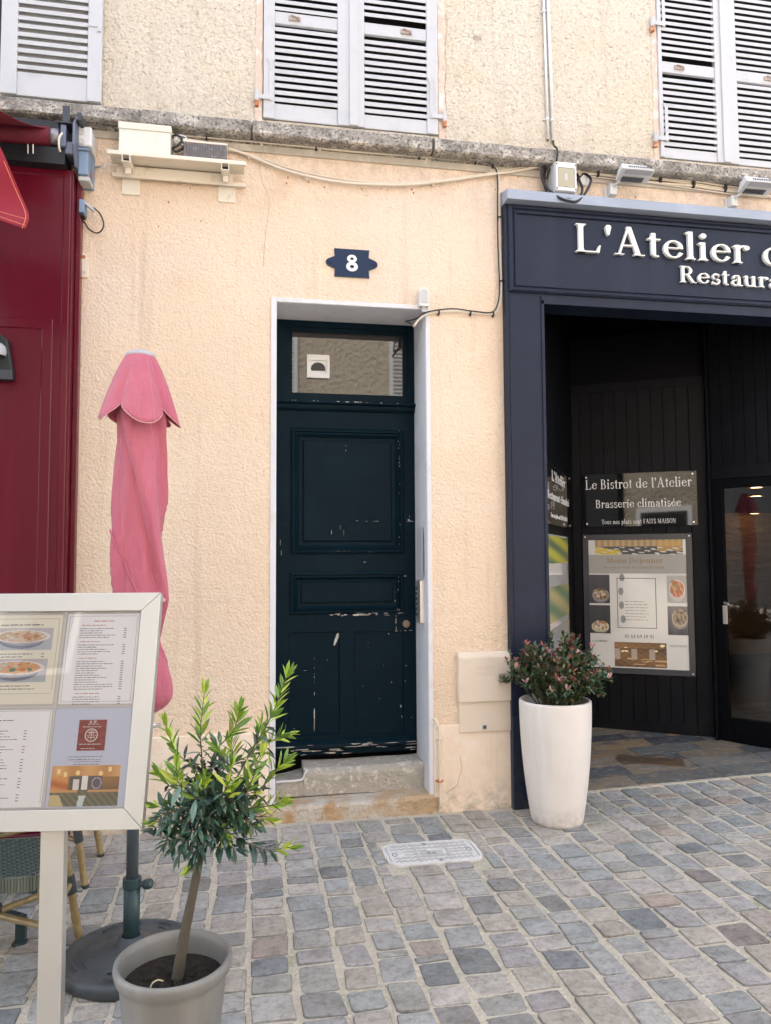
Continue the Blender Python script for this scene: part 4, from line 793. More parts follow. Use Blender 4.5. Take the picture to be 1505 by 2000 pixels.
# ================================================================== AWNING
AW = thing('awning', 'retracted dark red canvas awning above the red shopfront', 'awning', (-1.3, -.15, 3.8))
YA = -.17
pr_ = [W(0, 258, YA), W(100, 268, YA)]; m = MB(); z_ = pr_[1].z
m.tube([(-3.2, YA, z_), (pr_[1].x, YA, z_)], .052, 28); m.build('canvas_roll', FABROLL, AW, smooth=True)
m = MB(); m.tube([(pr_[1].x, YA, z_), (W(118, 270, YA).x, YA, z_)], .046, 24); m.build('roller_tube', mat('roller_metal', (.28, .26, .27), .4, metal=.6), AW, smooth=True)
xb0, xb1 = W(122, 280, YA).x, W(151, 280, YA).x
m = MB(); zt2, zb2 = Z(140, 232, YA), Z(140, 329, -.15)
m.poly([(xb1-.012, YA+.13, zt2+.02), (xb1-.012, YA+.02, zt2+.03), (xb1-.012, YA-.06, zt2-.05), (xb1-.012, YA-.06, zb2+.10), (xb1-.012, YA+.0, zb2+.0), (xb1-.012, YA+.13, zb2)], (.014, 0, 0))
m.box(xb0+.02, xb1-.012, YA-.03, YA+.1, z_-.10, z_-.03); m.box(xb0+.0, xb0+.03, YA-.045, YA+.06, z_-.07, z_+.055); m.build('end_bracket', mat('awning_bracket_grey', (.14, .16, .21), .45, metal=.4), AW, bevel=.006)
m = MB(); m.box(-3.2, xb0+.02, YA-.02, YA+.12, zb2+.0, z_-.065); m.box(-3.2, xb1-.06, YA+.02, YA+.15, z_-.07, zt2-.01); m.build('cassette_back', mat('shadow_grey_steel', (.010, .011, .014), .5), AW)
m = MB(); m.box(X(127, 228, YA), X(141, 245, YA), YA-.05, YA-.045, z_+.07, z_+.16); m.box(xb0-.02, xb1-.02, YA-.05, YA+.06, z_+.062, z_+.070); m.box(X(160, 240, YA)-.012, X(160, 240, YA)+.008, YA-.05, YA+.12, z_+.085, z_+.13); m.build('cover_plate', DGREY, AW, bevel=.002)
m = MB(); m.tube(smoothpts([W(122, 260, YA-.06), W(116, 270, YA-.07), W(116, 288, YA-.06), W(118, 296, YA-.04)], 5), .006, 8); m.build('motor_cable', PLAST_CREAM, AW, smooth=True)
for a in (55, 65): m = MB(); q = W(a, 300, YA-.03); m.tube([q, q+Vector((0, -.004, .05))], .004, 8); m.build('arm_bolt', STEEL, AW)
# canvas going out from the roll, and its drooping front flap
def sheet_grid(m, rows):   # rows of 3-D points
    n = len(rows[0]); vs = [p for r in rows for p in r]
    return m.add(vs, [(i*n+j, i*n+j+1, (i+1)*n+j+1, (i+1)*n+j) for i in range(len(rows)-1) for j in range(n-1)])
m = MB(); rows = []
A0 = Vector((W(98, 250, YA).x, YA, z_+.05)); A1 = W(0, 216, -.62)
for i in range(9):
    t = i/8; e = A0.lerp(A1, t); e.z -= .02*math.sin(math.pi*t); rows.append([Vector((e.x-k*.35, e.y, e.z-.015*math.sin(k*1.3)*t)) for k in range(7)])
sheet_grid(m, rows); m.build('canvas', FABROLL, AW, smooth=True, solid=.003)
m = MB(); rows = []   # front flap: rolls forward at the bottom
YV = -.95
ed = [(-30, 235, .0), (0, 285, .0), (22, 335, .0), (40, 378, .0), (52, 405, -.02), (57, 425, -.05), (50, 447, -.09)]
ed = smoothpts([W(a, b, YV+c) for a, b, c in ed], 5)
lf = smoothpts([W(a, b, YV+c) for a, b, c in ((-260, 200, .0), (-255, 240, .0), (-245, 290, .02), (-235, 340, .02), (-225, 370, -.02), (-215, 378, -.08), (-215, 330, -.13))], 5)
def flapz(k, n): return k/n
for i in range(len(ed)):
    r = []
    for k in range(15):
        t = k/14; p = ed[i].lerp(lf[i], t); s = i/(len(ed)-1)
        p.y += .05*math.sin(t*5.5)*s; p.z += .03*math.sin(t*6+1.2)*s*t; r.append(p)
    rows.append(r)
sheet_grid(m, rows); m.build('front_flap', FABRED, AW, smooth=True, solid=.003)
m = MB(); m.tube([r[0]+Vector((-.012, -.004, 0)) for r in rows[8:]], .0014, 5); m.tube([p+Vector((0, -.004, .014)) for p in rows[-1]], .0012, 5); m.tube([p+Vector((0, -.004, .032)) for p in rows[-2]], .0012, 5); m.build('stitching', STITCH, AW)
# ================================================================== THINGS FIXED TO THE WALL
def disc(m, c, n, r, d, k=20):
    n = Vector(n).normalized(); m.tube([Vector(c), Vector(c)+n*d], r, k)
# number plate
pc = W(687.5, 515); NPl = thing('house_number_plate', 'dark blue enamel plate with white numeral 8 above the teal door', 'number plate', (pc.x, 0, pc.z-.08))
hw, hh = (X(722, 515)-X(653, 515))/2, (Z(687, 488)-Z(687, 543))/2
def plate_outline(g=0):
    pts = []; e = .047-g
    right = [(hw-g, hh-g), (hw-.004-g, hh*.45)]+[(hw+.022+e*.62*math.cos(a), e*.55*math.sin(a)) for a in (1.1, .6, .2, -.2, -.6, -1.1)]+[(hw-.004-g, -hh*.45), (hw-g, -hh+g)]
    left = [(-x, -z) for x, z in right]; return right+left
m = MB(); m.poly([(pc.x+x, 0, pc.z+z+.002*x) for x, z in plate_outline()], (0, -.008, 0)); m.build('plate_rim', mat('worn_plate_edge', (.05, .08, .12), .5, speck=((.6, .6, .6), 50, .60, .66)), NPl, bevel=.002)
m = MB(); m.poly([(pc.x+x, -.0081, pc.z+z) for x, z in plate_outline(.004)], (0, -.003, 0)); m.build('enamel_face', BLUEPL, NPl, bevel=.001)
m = MB()
for cz, rx_, rz_ in ((.026, .030, .0245), (-.023, .036, .0300)):
    for i in range(24):
        g0_, g1_ = 2*math.pi*i/24, 2*math.pi*(i+1)/24; q = []
        for g, s in ((g0_, 1), (g1_, 1), (g1_, .36), (g0_, .36)):
            q.append((pc.x+math.cos(g)*rx_*s, -.0112, pc.z+cz+math.sin(g)*rz_*s))
        m.poly(q, (0, -.0022 if cz > 0 else -.0026, 0))
m.build('numeral', NUMW, NPl)
for s in (-1, 1): m = MB(); disc(m, (pc.x+s*(hw+.025), -.011, pc.z), (0, -1, 0), .009, .005); m.build('screw', BLUEPL, NPl, bevel=.001)
# white door sensor
a = W(814, 602); b = W(834, 600); zt_ = Z(824, 566); SN = thing('door_sensor', 'small white plastic sensor with a rounded top at the upper right corner of the doorway', 'sensor', ((a.x+b.x)/2, 0, a.z))
m = MB(); cx_ = (a.x+b.x)/2; r_ = (b.x-a.x)/2*.95; zz = zt_-r_
m.poly([(cx_+r_*math.cos(g), -.001, zz+r_*math.sin(g)) for g in [math.pi*i/12 for i in range(13)]]+[(cx_-r_, -.001, a.z), (cx_+r_, -.001, a.z)], (0, -.045, 0)); m.build('cover', PLAST_W, SN, bevel=.004)
m = MB(); m.poly([(cx_+r_*.72*math.cos(g), -.046, zz-.002+r_*.72*math.sin(g)) for g in [math.pi*i/12 for i in range(13)]]+[(cx_-r_*.72, -.046, a.z+.02), (cx_+r_*.72, -.046, a.z+.02)], (0, -.003, 0)); m.box(cx_-.012, cx_+.012, -.03, -.012, a.z-.03, a.z); m.build('front_lens', PLAST_DIRTY, SN, bevel=.001)
def cable(label, pts, r, mt, name='cable', Y=-.02, group=None, clips=None, k=6, clipm=None):
    P = smoothpts([W(p[0], p[1], p[2] if len(p) > 2 else Y) for p in pts], k)
    if clips is None:
        m = MB(); m.tube(P, r, 8); o = m.build(name, mt, smooth=True); return tag(o, label, 'cable', group)
    t = thing(name, label, 'cable', P[0], group); m = MB(); m.tube(P, r, 8); m.build('cable_sheath', mt, t, smooth=True)
    for q in clips:
        i = int(q*(len(P)-2)); d = (P[i+1]-P[i]).normalized(); m = MB(); m.tube([P[i]-d*.005, P[i]+d*.005], r*1.35+.001, 10); c = P[i]; m.box(c.x-.006, c.x+.006, c.y, .0, c.z-.012-r, c.z-r*.5); m.build('cable_clip', clipm or CABLE_K, t)
    return t
# cables under the ledge and across the wall
cable('long cream cable running just below the stone ledge, then down beside the restaurant front', [(172, 246), (230, 250), (330, 262), (480, 275), (600, 287), (700, 297), (800, 304), (900, 313), (945, 317), (966, 328), (973, 350), (974, 400), (975, 480), (978, 560), (974, 598), (962, 613), (930, 612), (890, 608), (850, 610), (828, 616), (815, 626), (808, 636)], .0065, CABLE_C, clips=(.12, .2, .3, .36, .42, .55, .62, .72, .79, .86), Y=-.016)
cable('thin black cable following the cream one down to the corner of the doorway', [(640, 288), (700, 292), (800, 300), (880, 307), (930, 312), (962, 324), (970, 345), (970, 400), (971, 480), (974, 560), (970, 595), (958, 610), (925, 608), (885, 603), (850, 606), (826, 612), (812, 622), (790, 628, .2)], .004, CABLE_K, Y=-.026)
cable('sagging cream cable slung from the wall shelf across to the breaker box', [(445, 290), (480, 301), (520, 318), (560, 333), (620, 348), (680, 357), (750, 361), (810, 360), (880, 352), (940, 343), (1000, 335), (1060, 324)], .0085, CABLE_C, Y=-.022, clips=(.12, .35, .7), clipm=CABLE_C)
cable('thinner second cream cable sagging along the upper side of the slung one', [(335, 268, -.06), (400, 278, -.05), (445, 294), (500, 306), (560, 327), (620, 342), (690, 353), (760, 358), (830, 355), (900, 346), (960, 337), (1060, 320)], .005, CABLE_C, Y=-.012)
cable('thin black cable running under the ledge between the wall shelf and the breaker box', [(200, 243, -.05), (330, 256, -.04), (520, 275, -.03), (700, 292, -.03), (850, 304, -.03), (960, 315, -.03), (1060, 318, -.03)], .0035, CABLE_K)
t = thing('cable_bundle', 'taped bundle of cream cables running right from the breaker box behind the flood lamps', 'cable', W(1120, 338))
for dy, r_ in ((-4, .006), (0, .0075), (5, .008), (9, .005)):
    m = MB(); m.tube(smoothpts([W(a, b+dy+((i*7+int(dy)) % 3-1)*1.0, -.02-.004*(dy % 3)) for i, (a, b) in enumerate(((1105, 345), (1150, 336), (1220, 343), (1280, 351), (1350, 359), (1420, 368), (1530, 380)))], 6), r_, 8); m.build('cable_sheath', CABLE_C, t, smooth=True)
for a, b in ((1165, 338), (1286, 352), (1351, 360), (1413, 368)): m = MB(); p = W(a, b+1, -.022); m.tube([p-UX*.008, p+UX*.008], .026, 12); m.build('black_tape', CABLE_K, t)
# white conduits on the upper wall
for (a0, b0, a1, b1, r_, lb) in ((1060, -12, 1069, 272, .008, 'thin white conduit, the left of the pair running up the cream wall'), (1068, -12, 1079, 275, .011, 'thicker white conduit, the right of the pair running up the cream wall')):
    p, q = W(a0, b0, -.014), W(a1, b1, -.014); t = thing('conduit', lb, 'conduit', q, 'pair of white conduits'); m = MB(); m.tube([p, q], r_, 12); m.build('conduit_tube', PLAST_W, t, smooth=True)
    m = MB(); m.tube([q, q-UZ*.012], r_*.6, 10); m.build('conduit_end', CABLE_K, t)
    for s in (.12, .86): m = MB(); c = p.lerp(q, s); m.tube([c-UZ*.008, c+UZ*.008], r_+.003, 12); m.box(c.x-r_-.016, c.x, -.006, 0, c.z-.006, c.z+.006); m.build('conduit_clip', PLAST_W, t)
cable('black cable dropping from the white conduits over the ledge into the breaker box', [(1079, 276, -.014), (1080, 284, -.10), (1087, 292, -.118), (1086, 312, -.115), (1082, 322, -.07), (1072, 332, -.05), (1066, 350, -.04)], .006, CABLE_K)
# breaker box
BB = thing('breaker_box', 'grey white breaker box with a clear amber window above the corner of the restaurant sign', 'electrical box', W(1098, 385))
x0, x1, z0, z1 = X(1084, 350, -.12), X(1124, 350, -.12), Z(1105, 373, -.12), Z(1105, 318, -.12)
m = MB(); m.poly([(x0, -.10, z0), (x1, -.10, z0), (x1+.015, -.002, z0-.02), (x0-.015, -.002, z0-.02)], (0, 0, z1-z0+.02)); m.build('box_back', PLAST_DIRTY, BB, bevel=.006)
m = MB(); wall_holes(m, x0, x1, z0, z1, [(x0+.014, x1-.012, z0+.022, z1-.035)], -.125, .015); m.box(x0, x1, -.1095, -.10, z0, z1); m.build('box_front', PLAST_W, BB, bevel=.002)
m = MB(); m.box(x0+.016, x1-.014, -.124, -.112, z0+.024, z1-.037); m.box((x0+x1)/2-.01, (x0+x1)/2+.01, -.128, -.124, z0+.026, z0+.036); m.build('amber_window', AMBER, BB, bevel=.002)
m = MB(); m.box((x0+x1)/2-.012, (x0+x1)/2+.008, -.1265, -.124, (z0+z1)/2-.025, (z0+z1)/2+.018); m.build('breaker_switch', PLAST_DIRTY, BB)
for a in (x0+.006, x1-.006):
    for b in (z0+.012, z1-.014): m = MB(); disc(m, (a, -.125, b), (0, -1, 0), .005, .002, 8); m.build('screw', DGREY, BB)
cable('thick black cable looped around the left side of the breaker box', [(1085, 315, -.03), (1070, 318, -.05), (1058, 330, -.06), (1058, 350, -.07), (1068, 368, -.09), (1084, 382, -.12), (1095, 388, -.14), (1108, 392, -.14), (1124, 394, -.13), (1137, 384, -.12), (1148, 366, -.10), (1153, 352, -.08), (1148, 344, -.05), (1138, 340, -.03), (1125, 352, -.03)], .0085, CABLE_K)
cable('second black cable drooping below the breaker box', [(1066, 318, -.03), (1062, 345, -.03), (1066, 375, -.05), (1080, 388, -.09), (1100, 386, -.12), (1118, 390, -.12), (1132, 382, -.10), (1136, 368, -.08), (1130, 352, -.06), (1126, 340, -.03)], .008, CABLE_K)
cable('cream cable loop tucked under the breaker box', [(1066, 340, -.015), (1063, 365, -.015), (1068, 385, -.03), (1085, 388, -.05), (1110, 386, -.06), (1126, 378, -.05), (1130, 368, -.03)], .006, CABLE_C)
m = MB(); p = W(1136, 357); disc(m, p, (0, -1, 0), .033, .035, 24); tag(m.build('junction_box', PLAST_W, bevel=.005), 'small round white junction box beside the breaker box', 'junction box')
# flood lamps over the sign
def flood(cx, cy, label):
    p = W(cx-33, cy+36, 0); t = thing('flood_lamp', label, 'lamp', p, 'flood lamps above the restaurant sign')
    m = MB(); m.box(p.x-.034, p.x+.005, -.006, -.0, p.z-.005, p.z+.075); m.box(p.x-.016, p.x+.032, -.05, -.006, p.z, p.z+.072); m.build('wall_plate', PLAST_W, t, bevel=.003)
    c = Vector((p.x+.10, -.15, p.z+.085)); m = MB(); m.tube([(p.x+.008, -.045, p.z+.05), (p.x+.025, -.08, p.z+.066), (p.x+.045, -.11, p.z+.078)], .009, 10); m.build('arm', PLAST_W, t, smooth=True)
    # tapered head seen from below, long along x, tilted to face the sign
    m = MB(); L2 = .105; u = Vector((1, -.12, -.06)).normalized(); f = Vector((0, -1, .22)).normalized(); f = (f-u*f.dot(u)).normalized(); k = u.cross(f)
    if k.z < 0: k = -k
    def P(a, b, c_): return c+u*a+f*b+k*c_
    A = [P(-L2, -.055, -.012), P(L2, -.06, -.012), P(L2+.004, .07, -.018), P(-L2, .07, -.018)]; B = [P(-L2*.9, -.035, .055), P(L2*.62, -.04, .050), P(L2*.62, .035, .045), P(-L2*.9, .035, .050)]
    m.add(A+B, [(0, 1, 2, 3), (4, 7, 6, 5), (0, 4, 5, 1), (1, 5, 6, 2), (2, 6, 7, 3), (3, 7, 4, 0)]); m.build('lamp_head', PLAST_W, t, bevel=.006)
    m = MB()
    for i in range(10): a = -L2*.72+i*L2*.135; m.add([P(a, -.045, -.0195), P(a+.009, -.045, -.0195), P(a+.009, .0, -.0225), P(a, .0, -.0225), P(a, -.045, -.0165), P(a+.009, -.045, -.0165), P(a+.009, .0, -.0195), P(a, .0, -.0195)], [(0, 1, 2, 3), (4, 7, 6, 5), (0, 4, 5, 1), (2, 6, 7, 3), (1, 5, 6, 2), (0, 3, 7, 4)])
    for i in range(13): a = -L2*.62+i*L2*.115; q = P(a, .0715, -.004); m.fbox(q, u, k, f, 0, .007, 0, .007, -.004, .0015)
    m.build('cooling_slots', DGREY, t)
    m = MB(); m.add([P(-L2*.75, .022, -.0185), P(L2*.9, .022, -.0185), P(L2*.9, .062, -.0205), P(-L2*.75, .062, -.0205)], [(0, 1, 2, 3)]); m.build('lamp_glass', CAPG, t)
    return t
flood(1221, 350, 'white flood lamp above the restaurant sign, the one nearer the breaker box'); flood(1456, 372, 'white flood lamp above the restaurant sign, the one cut by the right edge')
# shelf bracket with transformer boxes
SB = thing('wall_shelf', 'cream painted metal shelf on two square brackets below the ledge', 'shelf', W(345, 330))
xa, xb = X(209, 295, -.15), X(481, 316, -.15); zs = Z(340, 309, -.15)
m = MB(); m.box(xa, xb, -.15, -.125, zs-.004, zs+.020); m.box(xa+.01, xb-.01, -.125, -.02, zs+.004, zs+.014); m.box(xa+.01, xb-.0, -.035, -.018, zs-.075, zs-.052); m.box(xa+.03, xb-.08, -.03, -.020, zs-.052, zs-.004); m.build('shelf_rail', PLAST_CREAM, SB, bevel=.003)
for px in (250, 441):
    x = X(px, 315, -.10); m = MB()
    for q in ((x-.022, x-.018, zs-.05, zs-.006), (x+.018, x+.022, zs-.05, zs-.006), (x-.018, x+.018, zs-.05, zs-.046), (x-.018, x+.018, zs-.010, zs-.006)): m.box(q[0], q[1], -.165, -.02, q[2], q[3])
    m.box(x-.012, x+.016, -.10, -.07, zs-.085, zs-.05); m.build('square_bracket', PLAST_CREAM, SB)
    m = MB(); m.box(x-.045, x+.055, -.008, -.0, zs-.165, zs-.05); m.build('bracket_plate', PLAST_CREAM, SB, bevel=.002)
    m = MB(); m.box(x-.017, x+.017, -.12, -.118, zs-.045, zs-.011); m.build('bracket_hollow', CABLE_K, SB)
t = thing('transformer_box', 'large pale cream metal box standing on the left of the wall shelf', 'electrical box', W(283, 293, -.09)); x0, x1 = X(231, 270, -.14), X(335, 280, -.14); zt_ = Z(285, 248, -.14)
m = MB(); m.box(x0+.004, x1-.004, -.14, -.02, zs+.018, zt_-.02); m.build('box_body', mat('pale_green_white_metal', (.66, .68, .60), .6, var=[((.6, .58, .48), 9, .55, .75)]), t, bevel=.003); m = MB(); m.box(x0, x1, -.145, -.015, zt_-.022, zt_+.018); m.build('box_lid', PLAST_CREAM, t, bevel=.003)
t = thing('ballast_unit', 'small dark ribbed ballast unit standing on the right of the wall shelf', 'electrical unit', W(400, 303, -.08)); x0, x1, z0, z1 = X(359, 290, -.12), X(443, 296, -.12), zs+.018, Z(400, 280, -.12)
m = MB(); m.box(x0, x1, -.115, -.03, z0, z1)
for i in range(16): a = x0+(x1-x0)*(i+.2)/16; m.box(a, a+.008, -.122, -.115, z0+.004, z1-.004)
m.build('ribbed_body', GREYM, t, bevel=.001, seg=1); m = MB(); m.box(x0-.02, x1+.004, -.12, -.025, z1, z1+.012); m.build('unit_lid', PLAST_CREAM, t, bevel=.002)
cable('tangle of black wires between the two boxes on the wall shelf', [(336, 268, -.08), (345, 264, -.12), (356, 272, -.13), (348, 284, -.13), (338, 290, -.12), (345, 296, -.11), (358, 290, -.10)], .007, CABLE_K)
cable('white wire curling between the two boxes on the wall shelf', [(337, 262, -.09), (350, 275, -.13), (365, 270, -.10), (352, 264, -.12), (342, 275, -.12), (358, 283, -.12)], .004, PLAST_W)
# control boxes by the awning
t = thing('control_box', 'white plastic switch box with two round knockouts beside the awning bracket', 'electrical box', W(167, 286)); x0, x1, z0, z1 = X(152, 270, -.13), X(169, 268, -.13), Z(160, 286, -.13), Z(160, 248, -.13)
m = MB(); m.box(x0, x1+.03, -.14, 0, z0, z1); m.build('box_body', PLAST_W, t, bevel=.008)
for b in (258, 276): m = MB(); p = W(160, b, -.14); disc(m, p, (0, -1, 0), .018, .006, 18); m.build('cable_gland', PLAST_DIRTY, t, bevel=.002)
t = thing('motor_switch', 'blue grey switch housing hanging under the white switch box beside the awning', 'electrical box', W(167, 345)); x0, x1, z0, z1 = X(153, 310, -.13), X(173, 310, -.13), Z(160, 341, -.13), Z(160, 289, -.13)
m = MB(); m.box(x0, x1, -.135, -.03, z0, z1); m.box(x0, x1+.01, -.03, -.0, z0-.03, z1+.01); m.box(x0-.002, x1+.008, -.15, -.12, z1-.02, z1-.006); m.build('housing', BLUEG, t, bevel=.007)
m = MB(); m.box(x0, x1+.006, -.12, -.0, z0-.028, z0-.002); m.build('grey_foot', PLAST_DIRTY, t, bevel=.004); m = MB(); disc(m, (x1+.001, -.06, (z0+z1)/2-.04), (1, 0, 0), .02, .006); m.build('round_knob', mat('brown_knob', (.32, .18, .12), .6), t)
m = MB(); m.tube(smoothpts([W(160, 344, -.08), W(163, 352, -.05), W(158, 360, -.04), W(166, 356, -.06), W(164, 348, -.08)], 4), .007, 8); m.tube(smoothpts([W(168, 344, -.06), W(170, 352, -.04), W(164, 362, -.03)], 4), .005, 8); m.build('hanging_wires', CABLE_K, t)
t = thing('socket_outlet', 'small blue grey outdoor socket with a looped black lead beside the red shopfront', 'socket', W(161, 418)); x0, x1, z0, z1 = X(155, 404, -.07), X(166, 404, -.07), Z(160, 416, -.07), Z(160, 390, -.07)
m = MB(); m.box(x0, x1, -.08, 0, z0, z1); m.build('socket_body', BLUEG, t, bevel=.005)
m = MB(); m.poly([(x1-.003, -.07, z1-.004), (x1+.05, -.075, z1-.045), (x1+.052, -.075, z1-.056), (x1+.045, -.075, z1-.062), (x1-.003, -.07, z1-.02)], (0, .03, 0)); m.build('open_flap', PLAST_DIRTY, t, bevel=.002)
m = MB(); m.box(x0+.006, x1-.004, -.075, -.01, z0-.014, z0); m.build('plug', CABLE_K, t, bevel=.002)
m = MB(); m.tube(smoothpts([W(183, 405, -.06), W(196, 418, -.05), W(203, 436, -.04), W(199, 450, -.03), (W(188, 455, -.02)), W(174, 447, -.02), W(165, 434, -.02), W(155, 428, -.01)], 6), .004, 8); m.build('lead', CABLE_K, t, smooth=True)
m = MB(); m.tube(smoothpts([W(183, 326, .0), W(196, 325, -.04), W(201, 319, -.05), W(205, 322, -.05), W(202, 328, -.05), W(192, 327, -.03), W(184, 329, 0)], 5), .0028, 6); tag(m.build('cable_hook', STEEL, smooth=True), 'small bent wire hook sticking out of the wall beside the awning bracket', 'hook')
t = thing('sheared_bracket', 'small cream metal wall bracket with one bolt hole beside the red shopfront', 'bracket', W(167, 543)); x0, x1, z0, z1 = X(158, 520), X(175, 520), Z(166, 543), Z(166, 497)
m = MB(); m.box(x0, x1-.004, -.012, 0, z0, z1-.04); m.box(x0, x1-.014, -.014, 0, z1-.05, z1); m.build('bracket_plate', PLAST_CREAM, t, bevel=.002); m = MB(); disc(m, ((x0+x1)/2-.004, -.014, z1-.02), (0, -1, 0), .010, .004); disc(m, ((x0+x1)/2, -.012, z0+.03), (0, -1, 0), .003, .002, 8); m.build('bolt', RUST, t)
# anchors left in the wall
for px, py, lb in ((511, 281, 'left'), (625, 290, 'middle'), (831, 311, 'right')):
    m = MB(); p = W(px, py); m.box(p.x-.008, p.x+.008, -.012, 0, p.z-.02, p.z+.006); m.tube([p+Vector((0, -.012, 0)), p+Vector((0, -.02, 0))], .008, 10); tag(m.build('wall_anchor', PLAST_CREAM, bevel=.001), {'left': 'leftmost', 'middle': 'middle', 'right': 'rightmost'}[lb]+' of the three small painted anchors just under the ledge cable', 'anchor', 'wall anchors under the ledge')
# meter box
x0, x1, z0, z1, zm_ = X(891, 1350), X(996, 1350), Z(940, 1427), Z(940, 1272), Z(940, 1368)
MBX = thing('meter_box', 'beige electricity meter box let into the wall beside the navy pilaster', 'meter box', ((x0+x1)/2, 0, z0))
m = MB(); m.box(x0+.006, x1, -.032, .0, z0, zm_+.02); m.build('lower_cover', mat('beige_meter_plastic', (.70, .60, .48), .6, var=[((.64, .54, .42), 4, .5, .75)]), MBX, bevel=.003)
m = MB(); m.box(x0, x1, -.044, .0, zm_, z1-.035); m.poly([(x0, -.044, z1-.035), (x0, -.030, z1), (x0, 0, z1), (x0, 0, z1-.035)], (x1-x0, 0, 0)); m.build('door_flap', mat('beige_meter_plastic', (.7, .6, .48)), MBX, bevel=.003)
m = MB(); q = (x0+.10, x0+.235, z1-.14, z1-.085)
for a, b in ((q[2], q[2]+.003), (q[3], q[3]+.003)): m.box(q[0], q[1], -.0455, -.0438, a, b)
for i in range(4): m.box(q[0]+.01+i*.03, q[0]+.014+i*.03, -.0455, -.0438, q[2]+.012, q[3]-.008)
m.box(q[0]+.01, q[0]+.10, -.0455, -.0438, q[2]+.014, q[2]+.017); m.box(q[0]+.01, q[0]+.10, -.0455, -.0438, q[3]-.012, q[3]-.009); m.build('embossed_mark', mat('beige_meter_plastic', (.7, .6, .48)), MBX)
m = MB(); p = W(945, 1420, -.032); m.box(p.x-.014, p.x+.014, -.036, -.03, p.z-.014, p.z+.014); m.build('lock_frame', CAPG, MBX, bevel=.002); m = MB(); m.box(p.x-.009, p.x+.009, -.0375, -.034, p.z-.009, p.z+.009); m.build('lock', DGREY, MBX)
# pipe at the plinth
t = thing('drain_pipe', 'thin cream pipe running down the plinth to the ground right of the steps', 'pipe', W(857, 1578, -.04))
m = MB(); m.tube(smoothpts([W(846, 1404, -.02), W(850, 1407, -.035), W(854, 1416, -.045), W(857, 1430, -.048), W(858, 1470, -.048), W(859, 1530, -.048), W(860, 1579, -.048)], 5), .0085, 12); m.build('pipe_run', CABLE_C, t, smooth=True)
for py in (1443, 1526): m = MB(); p = W(858, py, -.048); m.tube([p-UZ*.006, p+UZ*.006], .014, 12); m.box(p.x-.022, p.x+.022, -.045, -.022, p.z-.005, p.z+.005); m.build('pipe_clip', RUST if py > 1500 else CABLE_C, t, bevel=.001)
# intercom on the right reveal
t = thing('intercom_panel', 'slim brushed steel intercom panel with buttons on the right door reveal', 'intercom', (1.04, .12, 1.05)); zt_, z0 = Z(815, 1134, .12), Z(815, 1217, .12)
m = MB(); m.box(1.022, 1.050, .085, .19, z0, zt_); m.build('steel_plate', STEEL, t, bevel=.003)
for i in range(6): m = MB(); z = zt_-.05-i*.032; m.box(1.017, 1.0225, .155, .18, z-.011, z+.011); m.build('button', DGREY, t, bevel=.001)
m = MB(); m.box(1.0375, 1.0405, .07, .235, zt_-.0+.02, Z(815, 1030, .12)); tag(m.build('grey_cover_strip', mat('grey_cover_strip', (.5, .5, .52), .6)), 'plain grey cover strip on the right door reveal above the intercom', 'cover strip')
t = thing('door_closer_hook', 'tiny dark metal catch under the top of the doorway at the cable end', 'catch', W(803, 632, .2)); m = MB(); p = W(795, 629, .22); q = W(807, 636, .12); m.tube([p, q], .006, 8); m.build('catch_arm', GREYM, t); m = MB(); m.tube([q, q+Vector((0, -.012, -.004))], .010, 12); m.build('catch_end', PLAST_W, t)
# hairline cracks and rust streaks in the render are thin fillets of their own
m = MB()
for pts in (((512, 286), (507, 320), (512, 352), (524, 378), (527, 402), (520, 450), (516, 520)), ((897, 1572), (884, 1556), (872, 1566), (862, 1572)), ((897, 1476), (900, 1500), (895, 1520), (890, 1535), (870, 1548)), ((868, 270), (866, 255), (870, 215), (868, 180), (870, 140), (868, 100), (872, 60), (870, 20))):
    yy = -.0228 if pts[0][1] > 1400 else -.0008
    P = smoothpts([W(a+U(-1.2, 1.2), b, yy) for a, b in pts], 4); P = [p+Vector((U(-.002, .002), 0, 0)) for p in P]; m.tube(P, [.0012]*len(P), 4)
m.build('wall_crack', mat('crack_shadow_dirt', (.34, .24, .17), .95), HB)
m = MB()
for px, py, r in ((930, 74, .035), (1037, 72, .008), (1104, 75, .010), (1195, 113, .007), (1203, 115, .007), (421, 17, .007), (433, 18, .007)):
    p = W(px, py); k = 11; m.poly([(p.x+r*1.1*math.cos(6.283*i/k)*U(.6, 1), -.0022, p.z+r*.6*math.sin(6.283*i/k)*U(.6, 1)) for i in range(k)], (0, .002, 0))
m.build('wall_pockmark', mat('exposed_grey_mortar', (.42, .36, .28), .95, bump=(60, .01)), HB)
m = MB()
for px, py in ((563, 347), (560, 358), (603, 356), (634, 366), (707, 369), (745, 368), (756, 370), (803, 370), (806, 377), (862, 352), (911, 350), (540, 283), (720, 303), (880, 318), (966, 370), (1180, 395), (1330, 395), (1240, 385), (420, 352), (372, 368), (330, 395), (393, 432), (310, 442), (1011, 345)):
    p = W(px, py); k = 8; r = U(.003, .008); m.poly([(p.x+r*math.cos(6.283*i/k)*U(.5, 1), -.0016, p.z+r*1.5*math.sin(6.283*i/k)*U(.5, 1)) for i in range(k)], (0, .0014, 0))
m.build('rust_spot', mat('rust_spot', (.40, .18, .09), .9), HB)
